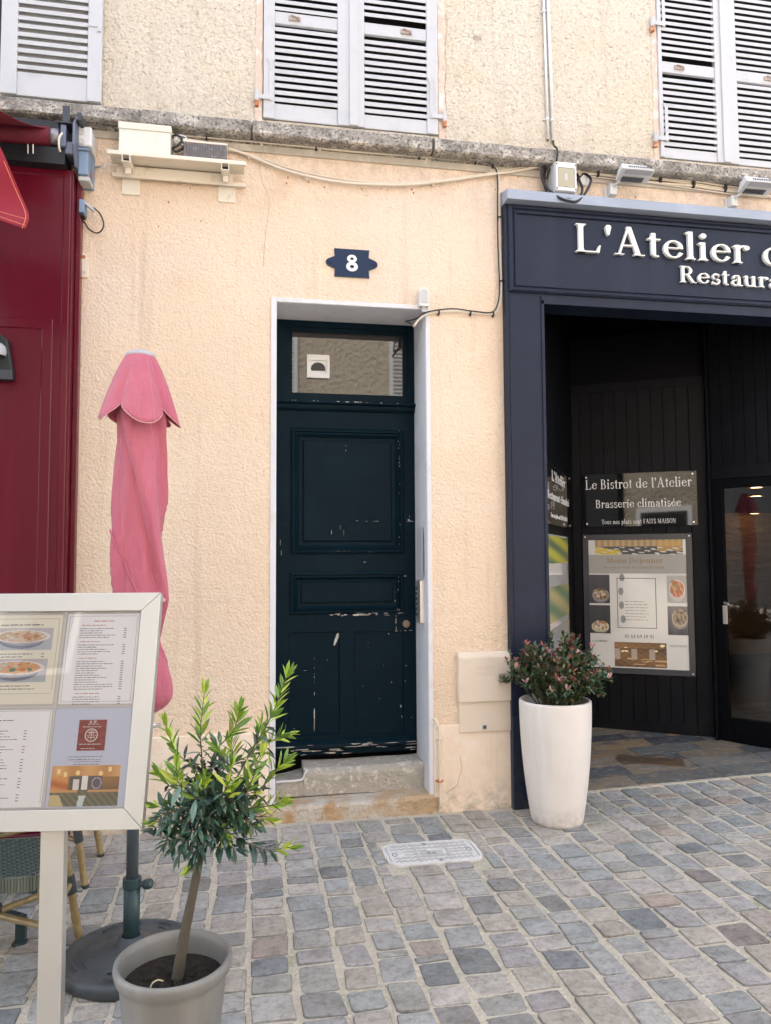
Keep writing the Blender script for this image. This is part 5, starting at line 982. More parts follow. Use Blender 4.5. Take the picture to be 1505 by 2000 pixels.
# ================================================================== STREET THINGS
# access cover
AC = thing('access_cover', 'pale rounded rectangular utility cover with chevron tread set in the cobbles', 'utility cover', ((COVX0+COVX1)/2, (COVY0+COVY1)/2, 0))
def rrect(x0, x1, y0, y1, r, z, k=8):
    P = []
    for cx, cy, a0 in ((x1-r, y1-r, 0), (x0+r, y1-r, 90), (x0+r, y0+r, 180), (x1-r, y0+r, 270)):
        for i in range(k+1): g = math.radians(a0+90*i/k); P.append((cx+r*math.cos(g), cy+r*math.sin(g), z))
    return P
m = MB(); o_ = rrect(COVX0, COVX1, COVY0, COVY1, .07, .010); i_ = rrect(COVX0+.016, COVX1-.016, COVY0+.016, COVY1-.016, .055, .010); n = len(o_)
o2 = [(x, y, -.02) for x, y, z in o_]; i2 = [(x, y, .003) for x, y, z in i_]
m.add(o_+i_+o2+i2, [(i, (i+1) % n, n+(i+1) % n, n+i) for i in range(n)]+[(2*n+i, 2*n+(i+1) % n, (i+1) % n, i) for i in range(n)]+[(n+i, n+(i+1) % n, 3*n+(i+1) % n, 3*n+i) for i in range(n)]); m.build('cover_frame', COVER, AC)
m = MB(); m.poly(rrect(COVX0+.020, COVX1-.020, COVY0+.020, COVY1-.020, .05, .0075), (0, 0, -.02)); lid = m.build('cover_lid', COVER, AC)
m = MB(); 
for i in range(13):
    for j in range(6):
        x = COVX0+.040+i*.031; y = COVY0+.040+j*.037
        if .40 < (x-COVX0)/(COVX1-COVX0) < .60 and .30 < (y-COVY0)/(COVY1-COVY0) < .6: continue
        if (x-COVX0 < .075 or COVX1-x < .075) and 2 <= j <= 3: continue
        for k in range(2):
            a = Vector((x, y+k*.011, .0075)); b = Vector((x+.0145, y+.013+k*.011, .0075)); c = Vector((x+.029, y+k*.011, .0075))
            for p, q in ((a, b), (b, c)): d = (q-p).normalized(); e = Vector((-d.y, d.x, 0))*.0022; m.poly([p-e, q-e, q+e, p+e], (0, 0, .0022))
for x in (COVX0+.165, COVX1-.165): m.box(x-.005, x+.005, COVY0+.03, COVY1-.03, .0075, .0105)
m.box(COVX0+.19, COVX1-.19, COVY0+.095, COVY0+.155, .0075, .010); m.build('chevron_tread', mat('grey_tread_ribs', (.44, .43, .41), .7), lid)  # tread ribs coloured greyer than the lid
m = MB()
for x, y in (((COVX0+COVX1)/2-.02, COVY1-.035), ((COVX0+COVX1)/2+.02, COVY0+.03)): m.box(x-.008, x+.008, y-.006, y+.006, .0095, .0112)
for x in (COVX0+.05, COVX1-.05): m.tube([Vector((x+.012*math.cos(g*.6), (COVY0+COVY1)/2+.022*math.sin(g*.6), .0085)) for g in range(11)], .002, 5)
m.build('key_hole', GREYM, lid)
m = MB(); m.v = []; lettering(m, 'EAU', Vector((COVX0+.215, COVY0+.112, .0102)), UX, Vector((0, 1, 0)), UZ, .024, .06, depth=.001, step=.0001); m.build('raised_lettering', GREYM, lid)
# white planter
pb = G(1087, 1606); R0, R1 = .148, .205; HT = Z(1086, 1365, pb.y)
WP = thing('tall_planter', 'tall white glazed planter holding a red tipped shrub in front of the navy pilaster', 'planter', pb)
m = MB(); prof = [(.001, .004), (R0-.02, .004), (R0-.005, .012), (R0, .03)]
for i in range(1, 15): t = i/14; prof.append((R0+(R1-R0)*(1-(1-t)**1.9), .03+(HT-.05)*t))
prof += [(R1-.001, HT-.006), (R1-.008, HT), (R1-.018, HT-.003), (R1-.024, HT-.02), (R1-.03, HT-.07)]
m.lathe(prof, pb, 64); m.build('planter_body', POTW, WP, smooth=True)
def soil(name, c, r, parent, wob=.012, k=26):
    m = MB(); vs = [Vector(c)]; 
    for i in range(1, 9):
        for j in range(k): g = 2*math.pi*j/k; q = r*i/8; vs.append(Vector(c)+Vector((q*math.cos(g), q*math.sin(g), U(-wob, wob) if i < 8 else 0)))
    fs = [(0, 1+j, 1+(j+1) % k) for j in range(k)]+[(1+(i-1)*k+j, 1+i*k+j, 1+i*k+(j+1) % k, 1+(i-1)*k+(j+1) % k) for i in range(1, 8) for j in range(k)]
    m.add(vs, fs); return m.build(name, SOIL, parent, smooth=False)
soil('soil', pb+UZ*(HT-.06), R1-.024, WP)
def leaf(m, p, d, up, L, wd, col, droop=.15, fold=.25):
    d = d.normalized(); s = d.cross(up); s = s.normalized() if s.length > 1e-4 else d.orthogonal().normalized(); n = s.cross(d).normalized()
    prof = ((0, .12), (.22, .7), (.5, 1.0), (.78, .66), (1, .04)); vs = []
    for t, w_ in prof:
        c = p+d*(L*t)+n*(-droop*L*t*t); q = wd*w_/2; vs += [c-s*q+n*q*fold, c, c+s*q+n*q*fold]
    fs = []
    for i in range(4): a = i*3; fs += [(a, a+1, a+4, a+3), (a+1, a+2, a+5, a+4)]
    m.add(vs, fs, col)
def rv(s=1): return Vector((U(-s, s), U(-s, s), U(-s, s)))
def vary(c, a=.25): f = U(1-a, 1+a); return tuple(v*f for v in c)
# shrub in the white planter
sb = pb+UZ*(HT-.055); SH = thing('shrub', 'bushy dark green shrub with pink and red young tips growing in the tall white planter', 'shrub', sb)
ms, ml, my = MB(), MB(), MB(); tips = []
gd = [lin(c) for c in ((62, 84, 52), (48, 70, 48), (84, 100, 60), (70, 92, 72), (100, 92, 60))]; rd = [lin(c) for c in ((150, 66, 68), (170, 108, 104), (128, 50, 58), (150, 92, 62), (190, 150, 150), (120, 70, 66))]
for i in range(70):
    g = U(0, 6.28); sp = U(0, 1)**.6; base = sb+Vector((math.cos(g)*.10*sp, math.sin(g)*.10*sp, 0)); 
    tgt = sb+Vector((math.cos(g)*(.05+.30*sp)*U(.8, 1.08), math.sin(g)*(.05+.24*sp)*U(.8, 1.0), (.43-.26*sp*sp)*U(.5, 1.05)))
    mid = base.lerp(tgt, .55)+Vector((0, 0, .05))+rv(.02); P = smoothpts([base, mid, tgt], 6); ms.tube(P, [.0035*(1-.6*k/len(P)) for k in range(len(P))], 5)
    n = len(P)
    for k in range(2, n):
        for q in range(6):
            d = (P[min(k+1, n-1)]-P[k-1]).normalized()+rv(.9)*.9+UZ*.15; leaf(ml, P[k]+rv(.01), d, UZ+rv(.5), U(.026, .044), U(.011, .017), vary(random.choice(gd), .4), .25)
    for s_ in range(3):   # side twigs
        k = random.randrange(4, n); e = P[k]+(rv(.06)+UZ*.05); ms.tube([P[k], e], .0016, 4)
        for q in range(8): leaf(ml, P[k].lerp(e, U(.2, 1)), rv(1)+UZ*.3, UZ+rv(.5), U(.024, .04), U(.010, .016), vary(random.choice(gd), .4), .2)
        if R() < .25:
            for q in range(4): leaf(my, e, rv(.6)+UZ*.9, rv(1), U(.022, .038), U(.010, .016), vary(random.choice(rd), .3), .05)
    if R() < .62:
        c = random.choice(rd)
        for q in range(5): leaf(my, P[-1], rv(.55)+UZ*1.0, rv(1), U(.028, .045), U(.011, .018), vary(c, .25), .05)
ms.build('stems', TWIG, SH); ml.build('leaves', LEAFS, SH); my.build('young_leaves', LEAFS, SH)['label'] = 'pink and red young leaf tips'
# olive pot
YO = -2.2; rc = W(340, 1868, YO); RR = (W(459, 1868, YO).x-W(221, 1868, YO).x)/2*.985; PH_ = rc.z; pc0 = Vector((rc.x, YO, 0))
OP = thing('plant_pot', 'round taupe plastic flowerpot with soil in the foreground', 'flowerpot', pc0)
m = MB(); R_ = RR
m.lathe([(.001, .01), (R_*.70, .01), (R_*.72, .02), (R_*.80, PH_*.5), (R_*.83, PH_*.66), (R_*.845, PH_*.68), (R_*.89, PH_-.055), (R_*.90, PH_-.045), (R_*.965, PH_-.035), (R_*.995, PH_-.015), (R_*.985, PH_-.003), (R_*.95, PH_), (R_*.90, PH_-.004), (R_*.865, PH_-.018), (R_*.85, PH_-.05), (R_*.83, PH_-.12)], pc0, 72); m.build('pot_body', POTG, OP, smooth=True)
sz = PH_-.062; soil('soil', pc0+UZ*sz, R_*.845, OP, .010, 40)
m = MB(); m.tube(smoothpts([pc0+Vector((-.055, -.075, sz+.005)), pc0+Vector((-.05, -.07, sz+.03)), pc0+Vector((-.035, -.07, sz+.04)), pc0+Vector((-.02, -.07, sz+.036))], 4), .0022, 5); m.build('dry_stalk', mat('dry_straw', (.55, .45, .30), .8), OP)
# olive tree
OT = thing('olive_tree', 'young olive tree with thin bare trunk and bright green new shoots in the taupe pot', 'tree', pc0+UZ*sz)
tb = W(345, 1905, YO-.01); tt = W(388, 1690, YO); m = MB()
P = smoothpts([Vector((tb.x, YO, sz-.01)), W(360, 1830, YO), W(373, 1765, YO), tt, W(398, 1620, YO+.01), W(405, 1560, YO+.01)], 6)
m.tube(P, [.0165*(1-.5*i/len(P))*U(.95, 1.05) for i in range(len(P))], 12); m.build('trunk', BARK, OT, smooth=True)
ms, ml, my = MB(), MB(), MB()
dg = [lin(c) for c in ((42, 72, 60), (34, 58, 50), (54, 88, 66), (78, 108, 96), (48, 80, 54))]; yg = [lin(c) for c in ((128, 158, 40), (156, 180, 58), (104, 138, 44), (176, 190, 78), (90, 126, 46))]
def shoot(pts, young=.35, pairs=11, L=.050, r=.0025):
    P = smoothpts(pts, 5); n = len(P); ms.tube(P, [r*(1-.6*k/n) for k in range(n)], 5); tot = sum((P[i+1]-P[i]).length for i in range(n-1))
    nl = max(5, int(tot/.0165)); rot = U(0, 3)
    for i in range(nl):
        t = (i+.6)/nl; k = min(int(t*(n-1)), n-2); p = P[k].lerp(P[k+1], t*(n-1)-k); ax = (P[k+1]-P[k]).normalized(); a = ax.orthogonal().normalized(); b = ax.cross(a); rot += 1.57+U(-.3, .3)
        for s in (0, math.pi):
            o_ = a*math.cos(rot+s)+b*math.sin(rot+s); isy = t > 1-young*U(.7, 1.2)
            d = ax*U(.5, .9)*(1.5 if isy else .8)+o_*1.0+UZ*(.25 if isy else -.15)+rv(.15)
            Lf = L*(.75+.5*math.sin(min(t*3.1, 3.0)))*U(.8, 1.15)
            if isy: leaf(my, p, d, ax+rv(.4), Lf*1.0, Lf*.25, vary(random.choice(yg), .22), .05, .35)
            else: leaf(ml, p, d, UZ+rv(.35), Lf*.84, Lf*.26, vary(random.choice(dg), .35), .25, .2)
    for q in range(4): leaf(my if young > 0 else ml, P[-1], (P[-1]-P[-3]).normalized()*1.6+rv(.45), rv(1), L*U(.7, 1.0), L*.22, vary(random.choice(yg if young > 0 else dg), .2), .02, .35)
def O_(a, b, dy=0): return W(a, b, YO+dy)
top = O_(400, 1640); ctr = O_(405, 1580)
SHT = [  # (base, mid, tip, young)
 ((405, 1590), (395, 1480), (392, 1425), (400, 1352), 0, .55), ((410, 1580), (415, 1480), (455, 1430), (468, 1390), -.03, .5), ((405, 1570), (380, 1500), (345, 1470), (325, 1415), .02, .45),
 ((430, 1580), (490, 1470), (530, 1400), (560, 1322), -.02, .5), ((430, 1580), (490, 1500), (525, 1452), (556, 1436), .04, .45), ((430, 1590), (500, 1550), (530, 1512), (556, 1488), -.05, .5),
 ((430, 1600), (480, 1580), (520, 1575), (548, 1568), -.08, .6), ((400, 1610), (360, 1590), (330, 1580), (308, 1575), .04, .15), ((400, 1600), (365, 1550), (332, 1535), (312, 1512), .05, .3),
 ((400, 1620), (360, 1620), (330, 1606), (306, 1604), .02, .1), ((420, 1590), (445, 1530), (455, 1480), (452, 1450), .05, .4), ((410, 1600), (420, 1560), (440, 1545), (452, 1500), -.12, .45),
 ((405, 1590), (370, 1545), (350, 1530), (345, 1500), -.12, .5), ((430, 1620), (480, 1645), (520, 1660), (566, 1655), -.04, .3), ((395, 1640), (375, 1640), (360, 1645), (352, 1668), -.05, 0),
 ((400, 1640), (420, 1655), (440, 1650), (460, 1658), -.06, .0), ((395, 1620), (350, 1640), (330, 1640), (312, 1632), .04, 0), ((420, 1610), (470, 1600), (500, 1600), (525, 1600), .08, .3), ((400, 1600), (400, 1560), (380, 1560), (395, 1530), -.14, .3),
 ((410, 1560), (440, 1500), (495, 1470), (508, 1420), .06, .5), ((400, 1640), (390, 1660), (385, 1675), (375, 1690), -.03, .1), ((430, 1600), (470, 1560), (490, 1530), (510, 1475), -.08, .5), ((405, 1580), (420, 1520), (440, 1490), (425, 1460), -.05, .3)]
for a, b, c, d, dy, yo in SHT: shoot([O_(*a), O_(b[0], b[1], dy*.4), O_(c[0], c[1], dy*.8), O_(d[0], d[1], dy)], yo)
for i in range(70):   # short inner twigs fill the heart of the crown
    g, h = U(0, 6.28), U(-1, 1); q = math.sqrt(1-h*h); c = O_(408, 1578); d = Vector((math.cos(g)*q, math.sin(g)*q*.8, h*.85)); e = c+d*U(.10, .165); s_ = c+d*.03
    shoot([s_, s_.lerp(e, .5)+rv(.012), e], .0 if R() < .75 else .3, L=.040, r=.0018)
ms.build('twigs', TWIG, OT); ml.build('leaves', LEAFD, OT); my.build('young_leaves', LEAFY, OT)['label'] = 'bright yellow green new leaves at the shoot tips'
# parasol
YP = -1.39; base = G(256, 1882); YP = base.y
PA = thing('parasol', 'closed pink canvas parasol wrapped round its pole behind the menu board', 'parasol', base)
ax0 = Vector((base.x, YP, 0)); axt = W(275, 686, YP); 
def axis(z): t = z/axt.z; return ax0.lerp(axt, t)
zc_ = W(258, 1716, YP).z
m = MB(); m.tube([axis(.04), axis(zc_)], .030, 24); m.build('stand_tube', POLED, PA, smooth=True)
zc_ = W(258, 1716, YP).z
PA.children[0].data.name = 'stand_tube'
m = MB(); m.tube([axis(zc_), axis(1.1)], .0225, 24); m.build('pole', POLEG, PA, smooth=True)
bpy.data.objects.remove(PA.children[0], do_unlink=True) if False else None
m = MB(); m.tube([axis(zc_-.03), axis(zc_+.005)], .034, 24); kn = axis(zc_-.02)+Vector((.045, -.01, 0)); m.tube([kn-Vector((.02, 0, 0)), kn+Vector((.012, 0, 0))], .010, 10); m.lathe([(.001, -.018), (.018, -.014), (.022, 0), (.018, .014), (.001, .018)], kn+Vector((.014, 0, 0)), 10); m.build('clamp_collar', POLED, PA, bevel=.002)
m = MB(); rb = .252
m.lathe([(rb-.006, .002), (rb, .012), (rb, .040), (rb-.008, .050), (rb-.022, .052), (rb-.03, .046), (rb-.075, .050), (rb-.085, .056), (rb-.12, .058), (.07, .066), (.05, .075), (.045, .10), (.033, .105)], (base.x, base.y, 0), 72)
for i in range(26):
    g0_ = i*.7+U(-.2, .2); rr = (.10, .135, .17, .205)[i % 4]; P = [Vector((base.x+rr*math.cos(g0_+k*.06), base.y+rr*math.sin(g0_+k*.06), .056+.003*math.sin(k))) for k in range(6)]; m.tube(P, .0035, 5)
m.build('base_disc', BASEM, PA, smooth=True)
# wrapped canvas: spiral folds
m = MB(); NA = 72; zs_ = [2.30-i*(2.30-.916)/96 for i in range(97)]
def foldr(g, z):
    t = (2.10-z)/1.2
    # wrap the cloth round the pole: overlapping spiral layers
    r = .082+.004*math.sin(z*7)
    for (ph, kk, am, wd) in ((2.0, 2.6, .032, .6), (4.0, 2.6, .030, .65), (5.6, 2.6, .028, .5)):
        d = (g-ph-kk*(2.1-z)+math.pi) % (2*math.pi)-math.pi
        r += am*(math.exp(-(d/wd)**2) if d > 0 else math.exp(-(d/.05)**2))
    r -= .010*(1-abs(math.sin(2.5*g+4.2*z+.8*math.sin(3*z))))**3; r += .006*math.sin(2*g+z*6)+.004*math.sin(5*g-z*7)+.0015*math.sin(11*g-z*15)
    return r
rows = []
for z in zs_:
    c = axis(z); row = []
    for k in range(NA):
        g = 2*math.pi*k/NA; r = foldr(g, z)
        if z > 2.08: r *= max(.45, 1-(z-2.08)*2.4)
        if z < 1.36: r *= 1-.34*min(1, (1.36-z)/.18)
        if z < 1.20:
            r += .085*math.exp(-((g+.15+math.pi) % (2*math.pi)-math.pi)**2/.55)*math.sin(min(1, (1.20-z)/.20)*math.pi/2)
        if z < 1.00: r *= math.sqrt(max(.02, 1-((1.00-z)/.085)**2))
        row.append(c+Vector((r*math.cos(g)+.006, r*math.sin(g)*.85, 0)))
    rows.append(row)
vs = [p for r in rows for p in r]
m.add(vs, [(i*NA+k, i*NA+(k+1) % NA, (i+1)*NA+(k+1) % NA, (i+1)*NA+k) for i in range(len(rows)-1) for k in range(NA)])
m.build('canopy', FABRIC, PA, smooth=True)
m = MB(); P = []     # hem of the overlapping layer
for i in range(30):
    z = 1.63-i*.0145; g = 3.5+i*.083*1.0; c = axis(z); r = foldr(g, z)+.004; P.append(c+Vector((r*math.cos(g), r*math.sin(g)*.85, 0)))
m.tube(P, .0032, 6); m.build('canopy_hem', FABRIC, PA, smooth=True)
m = MB(); NS = 120; rows = []     # top skirt
for i in range(19):
    t = i/18; z0 = 2.318; row = []
    for k in range(NS):
        g = 2*math.pi*k/NS; gg = g+.07*math.sin(2*g+1)+.10*t*math.sin(3*g); lob = abs(math.sin(2.5*gg+1.83)); r = (.052+(.150-.052)*t**.85)*(1-(.30+.10*math.sin(g*1.0+.6))*t**.55*(1-lob)**1.6)+.004*t*math.sin(11*g+3*t)+.004*t**4*lob
        z = z0-.218*t-.050*t**2*lob**.8*(1+.40*math.sin(g+2.2))-.010*t**2*math.sin(4*g); c = axis(z)
        row.append(c+Vector((r*math.cos(g), r*math.sin(g), 0)))
    rows.append(row)
vs = [p for r in rows for p in r]; m.add(vs, [(i*NS+k, i*NS+(k+1) % NS, (i+1)*NS+(k+1) % NS, (i+1)*NS+k) for i in range(18) for k in range(NS)])
sk = m.build('top_skirt', FABRIC, PA, smooth=True, solid=.002)
m = MB(); m.tube(rows[-1]+[rows[-1][0], rows[-1][1]], .0026, 5, cap=False); m.build('skirt_hem', FABSEAM, sk, smooth=True)
m = MB()
for k0 in (100,): m.tube([rows[i][k0]+(rows[i][k0]-axis(rows[i][k0].z)).normalized()*.0018 for i in range(2, 19)], .0011, 4)
m.build('skirt_seam', FABSEAM, sk)
m = MB(); c = axis(2.316); m.lathe([(.056, -.004), (.058, .004), (.054, .010), (.040, .017), (.02, .021), (.001, .022)], c, 32); m.build('top_cap', CAPG, PA, smooth=True)
for px, py in ((317, 1172), (310, 1417)): m = MB(); p = W(px, py, YP-.08); m.tube([p-UX*.045, p+UX*.008], .007, 10); m.box(p.x-.01, p.x+.012, p.y-.008, p.y+.008, p.z-.006, p.z+.006); m.build('rib_end', STEEL, PA, bevel=.002)
# menu board
TR = Vector((-.273, -1.9945, 1.4142)); ba = math.radians(-7.9); bt = math.radians(14.8)
bu = Vector((math.cos(ba), math.sin(ba), 0)); bn0 = Vector((math.sin(ba), -math.cos(ba), 0)); bv = (UZ*math.cos(bt)-bn0*math.sin(bt)).normalized(); bn = bu.cross(bv); bn = bn if bn.y < 0 else -bn
BWD, BHT = .575, .68; BO = TR-bu*BWD-bv*BHT
MBD = thing('menu_stand', 'brushed metal menu display case on a square post at the left edge', 'menu stand', (TR.x-.28, TR.y, 0))
m = MB(); fw = .056
def mitre(m, O, u, v, n, W_, H_, w_, d0, d1):
    o = [(0, 0), (W_, 0), (W_, H_), (0, H_)]; i = [(w_, w_), (W_-w_, w_), (W_-w_, H_-w_), (w_, H_-w_)]
    for k in range(4):
        q = [o[k], o[(k+1) % 4], i[(k+1) % 4], i[k]]; cx = sum(a for a, b in q)/4; cy = sum(b for a, b in q)/4
        m.poly([O+u*(a+(cx-a)*.0015)+v*(b+(cy-b)*.004)+n*d0 for a, b in q], n*(d1-d0))
mitre(m, BO, bu, bv, bn, BWD, BHT, fw, -.030, 0.0); m.build('case_frame', STEELW, MBD, bevel=.0015)
m = MB(); m.fbox(BO, bu, bv, bn, .002, BWD-.002, .002, BHT-.002, -.038, -.0302); m.build('case_back', STEEL, MBD)
m = MB(); m.fbox(BO, bu, bv, bn, fw-.004, BWD-fw+.004, fw-.004, BHT-fw+.004, -.030, -.016); inner = m.build('backing_board', mat('pale_backing_board', (.55, .56, .58), .6), MBD)
SW, SHh = (BWD-2*fw)/2, (BHT-2*fw)/2; IO = BO+bu*fw+bv*fw-bn*.0158
def paper(cx, cy, m_, name, label, margin=.006):
    o = IO+bu*(SW*cx+margin)+bv*(SHh*cy+margin); w_, h_ = SW-2*margin, SHh-2*margin
    m = MB(); m.fbox(o, bu, bv, bn, 0, w_, 0, h_, .0, .0006); s = m.build(name, m_, MBD); s['label'] = label
    return o+bn*.0008, w_, h_, s
o, w_, h_, s = paper(0, 1, PAPERC, 'menu_sheet', 'upper left menu sheet with two bowls of food', .009)
m = MB(); text_rows(m, o, bu, bv, bn, .03, w_*.8, h_-.030, .0045, 1, .01, False, .02); text_rows(m, o, bu, bv, bn, .022, w_*.55, h_-.042, .0028, 3, .007, True); text_rows(m, o, bu, bv, bn, .014, w_*.72, h_*.555, .003, 4, .0085, True); text_rows(m, o, bu, bv, bn, .014, w_*.85, h_*.20, .003, 2, .009, False)
for q in ((.008, w_-.008, h_-.012, h_-.0112), (w_-.0088, w_-.008, .04, h_-.012), (.01, w_-.01, .03, .0307)): m.fbox(o, bu, bv, bn, *q, 0, .0004)
m.build('menu_print', INK, s)
noo = [(.55, .42, .30), (.62, .50, .38), (.14, .20, .12), (.5, .25, .12), (.65, .62, .55)]
def bowl(seed, cols):
    r = random.Random(seed); bl = [(r.uniform(.15, .85), r.uniform(.45, .85), r.uniform(.03, .09), r.choice(cols)) for _ in range(34)]
    def f(u, v):
        c = mixc((.42, .50, .60), (.50, .50, .58), v)
        if ((u-.5)/.36)**2+((v-.42)/.36)**2 < 1: c = (.20, .23, .33)
        if ((u-.5)/.35)**2+((v-.50)/.30)**2 < 1: c = (.38, .40, .50)
        d = ((u-.5)/.46)**2+((v-.62)/.30)**2
        if d < 1: c = (.74, .74, .78)
        if d < .74:
            c = cols[0]
            for bx, by, br, bc in bl:
                if ((u-bx)*1.6)**2+(v-by)**2 < br*br: c = bc
        return c
    return f
picture('food_photo', o+bu*(w_*.03)+bv*(h_*.60), bu, bv, bn, w_*.86, h_*.25, bowl(2, noo), s, 60, 40); picture('food_photo', o+bu*(-.0)+bv*(h_*.24), bu, bv, bn, w_*.86, h_*.26, bowl(9, [(.62, .36, .18), (.66, .45, .30), (.6, .2, .08), (.10, .2, .12), (.5, .5, .46)]), s, 60, 40)
o, w_, h_, s = paper(1, 1, PAPER, 'menu_sheet', 'upper right menu sheet of closely printed dishes', .007)
mk, mr = MB(), MB(); text_rows(mr, o, bu, bv, bn, .08, .15, h_-.022, .0035, 1, .01, False, .02)
yy = h_-.035
for nrow in (1, 5, 1, 5, 1, 13, 1, 4):
    if nrow == 1: text_rows(mr, o, bu, bv, bn, .045, .13, yy, .0028, 1, .007, False, .3); yy -= .010
    else:
        text_rows(mk, o, bu, bv, bn, .040, .165, yy, .0024, nrow, .0068, True, .5); yy -= nrow*.0068+.006
mk.build('menu_print', INK, s); mr.build('menu_heading', INKR, s)
m = MB()
for q in ((.006, w_-.006, h_-.007, h_-.0063), (.006, w_-.006, .007, .0077), (.006, .0067, .007, h_-.007), (w_-.0067, w_-.006, .007, h_-.007)): m.fbox(o, bu, bv, bn, *q, 0, .0004)
m.build('sheet_border', INK, s)
o, w_, h_, s = paper(0, 0, PAPER, 'menu_sheet', 'lower left menu sheet with sparse lines of text', .007)
m = MB(); text_rows(m, o, bu, bv, bn, .02, w_*.55, h_-.03, .003, 1, .01, False)
yy = h_-.06
for nrow in (4, 3, 5, 4, 3): text_rows(m, o, bu, bv, bn, .012, w_*.62, yy, .0023, nrow, .008, True, .5); yy -= nrow*.008+.012
for q in ((.004, w_-.004, h_-.004, h_-.0033), (w_-.0047, w_-.004, .01, h_-.004)): m.fbox(o, bu, bv, bn, *q, 0, .0004)
m.build('menu_print', INK, s)
o, w_, h_, s = paper(1, 0, PAPERB, 'advert_sheet', 'lower right pale blue sheet with a red card and a dining room photo', .004)
cw, ch = w_*.36, h_*.315; co = o+bu*(w_*.32)+bv*(h_*.56)
m = MB(); m.fbox(co, bu, bv, bn, 0, cw, 0, ch, 0, .0008); card = m.build('business_card', mat('brick_red_card', (.30, .07, .06), .5, bump=(50, .003), var=[((.20, .04, .04), 60, .45, .65)], stretch=(1, 1, 3)), s)
cf = co+bn*.0010; m = MB(); cc = cf+bu*(cw*.48)+bv*(ch*.50); rr = cw*.235
for i in range(32):
    g0_, g1_ = 6.2832*i/32, 6.2832*(i+1)/32; m.poly([cc+bu*(math.cos(g)*q)+bv*(math.sin(g)*q) for g, q in ((g0_, rr), (g1_, rr), (g1_, rr*.86), (g0_, rr*.86))], bn*.0004)
for q in ((-.78, .78, -.03, .03), (-.05, .05, .03, .62), (-.60, .60, .34, .44), (-.45, .45, .58, .66), (-.04, .04, -.7, -.03), (-.5, -.42, -.5, -.1), (.42, .5, -.5, -.1), (-.5, .5, -.36, -.28), (-.3, -.22, .1, .4), (.22, .3, .1, .4)): m.fbox(cc, bu, bv, bn, q[0]*rr, q[1]*rr, q[2]*rr, q[3]*rr, 0, .00045)
lettering(m, 'BO BUN', cf+bu*(cw*.33)+bv*(ch*.83), bu, bv, bn, ch*.045, cw*.38, depth=.0003, step=.00003)
text_rows(m, cf, bu, bv, bn, cw*.15, cw*.9, ch*.77, .0022, 1, .01, False, .05); text_rows(m, cf, bu, bv, bn, cw*.08, cw*.95, ch*.21, .0026, 1, .01, False, .02); text_rows(m, cf, bu, bv, bn, cw*.15, cw*.75, ch*.07, .0022, 1, .01, False, .1)
m.build('card_print', LETP, card)
tc = bpy.data.curves.new('card_characters', 'FONT'); tc.body = '\u91d1 \u5bf6'; tc.size = ch*.11; tc.extrude = .0002; tc.resolution_u = 2
to = bpy.data.objects.new('card_characters', tc); SC.collection.objects.link(to); tc.materials.append(LETP)
bpy.context.view_layer.update(); me = bpy.data.meshes.new_from_object(to.evaluated_get(bpy.context.evaluated_depsgraph_get())); bpy.data.objects.remove(to, do_unlink=True)
tb_ = MB(); o3 = cf+bu*(cw*.36)+bv*(ch*.89)+bn*.0003; tb_.v = [tuple(o3+bu*v.co.x+bv*v.co.y+bn*v.co.z) for v in me.vertices]; tb_.f = [tuple(p.vertices) for p in me.polygons]; tb_.c = [None]*len(tb_.f); tb_.build('card_characters', LETP, card)
m = MB(); text_rows(m, o, bu, bv, bn, w_*.22, w_*.72, h_*.50, .0024, 2, .008, False, .1); text_rows(m, o, bu, bv, bn, w_*.3, w_*.7, h_*.45, .0022, 2, .007, False, .1); m.build('menu_print', INK, s)
def dining(u, v):
    c = mixc((.10, .09, .06), (.50, .26, .08), (v-.2)*1.2)
    if v > .72: c = mixc((.55, .30, .12), (.70, .42, .18), .5+.5*math.sin(14*u))
    if .35 < v < .75 and (u < .25): c = mixc((.50, .16, .04), (.7, .35, .12), .5+.5*math.sin(19*v+8*u))
    if .35 < v < .75 and .28 < u < .68: c = (.12, .12, .10)
    if .40 < v < .66 and (.33 < u < .41): c = (.75, .75, .78)
    if .40 < v < .74 and (.45 < u < .54): c = (.85, .86, .9)
    if .38 < v < .74 and .59 < u < .75: c = (.13, .12, .17) if abs(((u-.67)/.075)**2+((v-.56)/.15)**2-.8) > .18 else (.45, .42, .5)
    if v < .38: c = mixc((.13, .14, .10), (.22, .20, .13), .5+.5*math.sin(60*u+33*v))
    if .33 < v < .40 and (u < .40 or u > .55): c = (.62, .36, .16)
    if v < .28 and u < .22-v*.3: c = (.60, .52, .30)
    if .0 < v < .26 and abs(u-.45-v*.1) < .04*(1+v): c = (.62, .75, .80)
    for a, b in ((.1, .86), (.38, .82), (.72, .80), (.2, .78), (.85, .9)):
        if ((u-a)/.03)**2+((v-b)/.07)**2 < 1: c = (.9, .75, .35)
    return c
picture('room_photo', o+bu*(w_*.04)+bv*(h_*.012), bu, bv, bn, w_*.87, h_*.40, dining, s, 80, 50)
m = MB(); m.fbox(IO, bu, bv, bn, SW-.0035, SW+.0035, 0, 2*SHh, .001, .0035); m.fbox(IO, bu, bv, bn, 0, SW-.0035, SHh-.003, SHh+.003, .001, .0035); m.fbox(IO, bu, bv, bn, SW+.0035, 2*SW, SHh-.003, SHh+.003, .001, .0035); m.build('divider_strip', mat('clear_divider', (.62, .64, .66), .3), MBD)
m = MB(); m.fbox(BO, bu, bv, bn, fw-.002, BWD-fw+.002, fw-.002, BHT-fw+.002, -.0060, -.0045); m.build('display_glass', GLASS, MBD)
ptop = BO+bu*(BWD-.304+.03)-bn*.015; pw = .0315
m = MB(); ptb = W(99, 1640, TR.y-.14); cx_ = ptb.x; cy_ = ptop.y
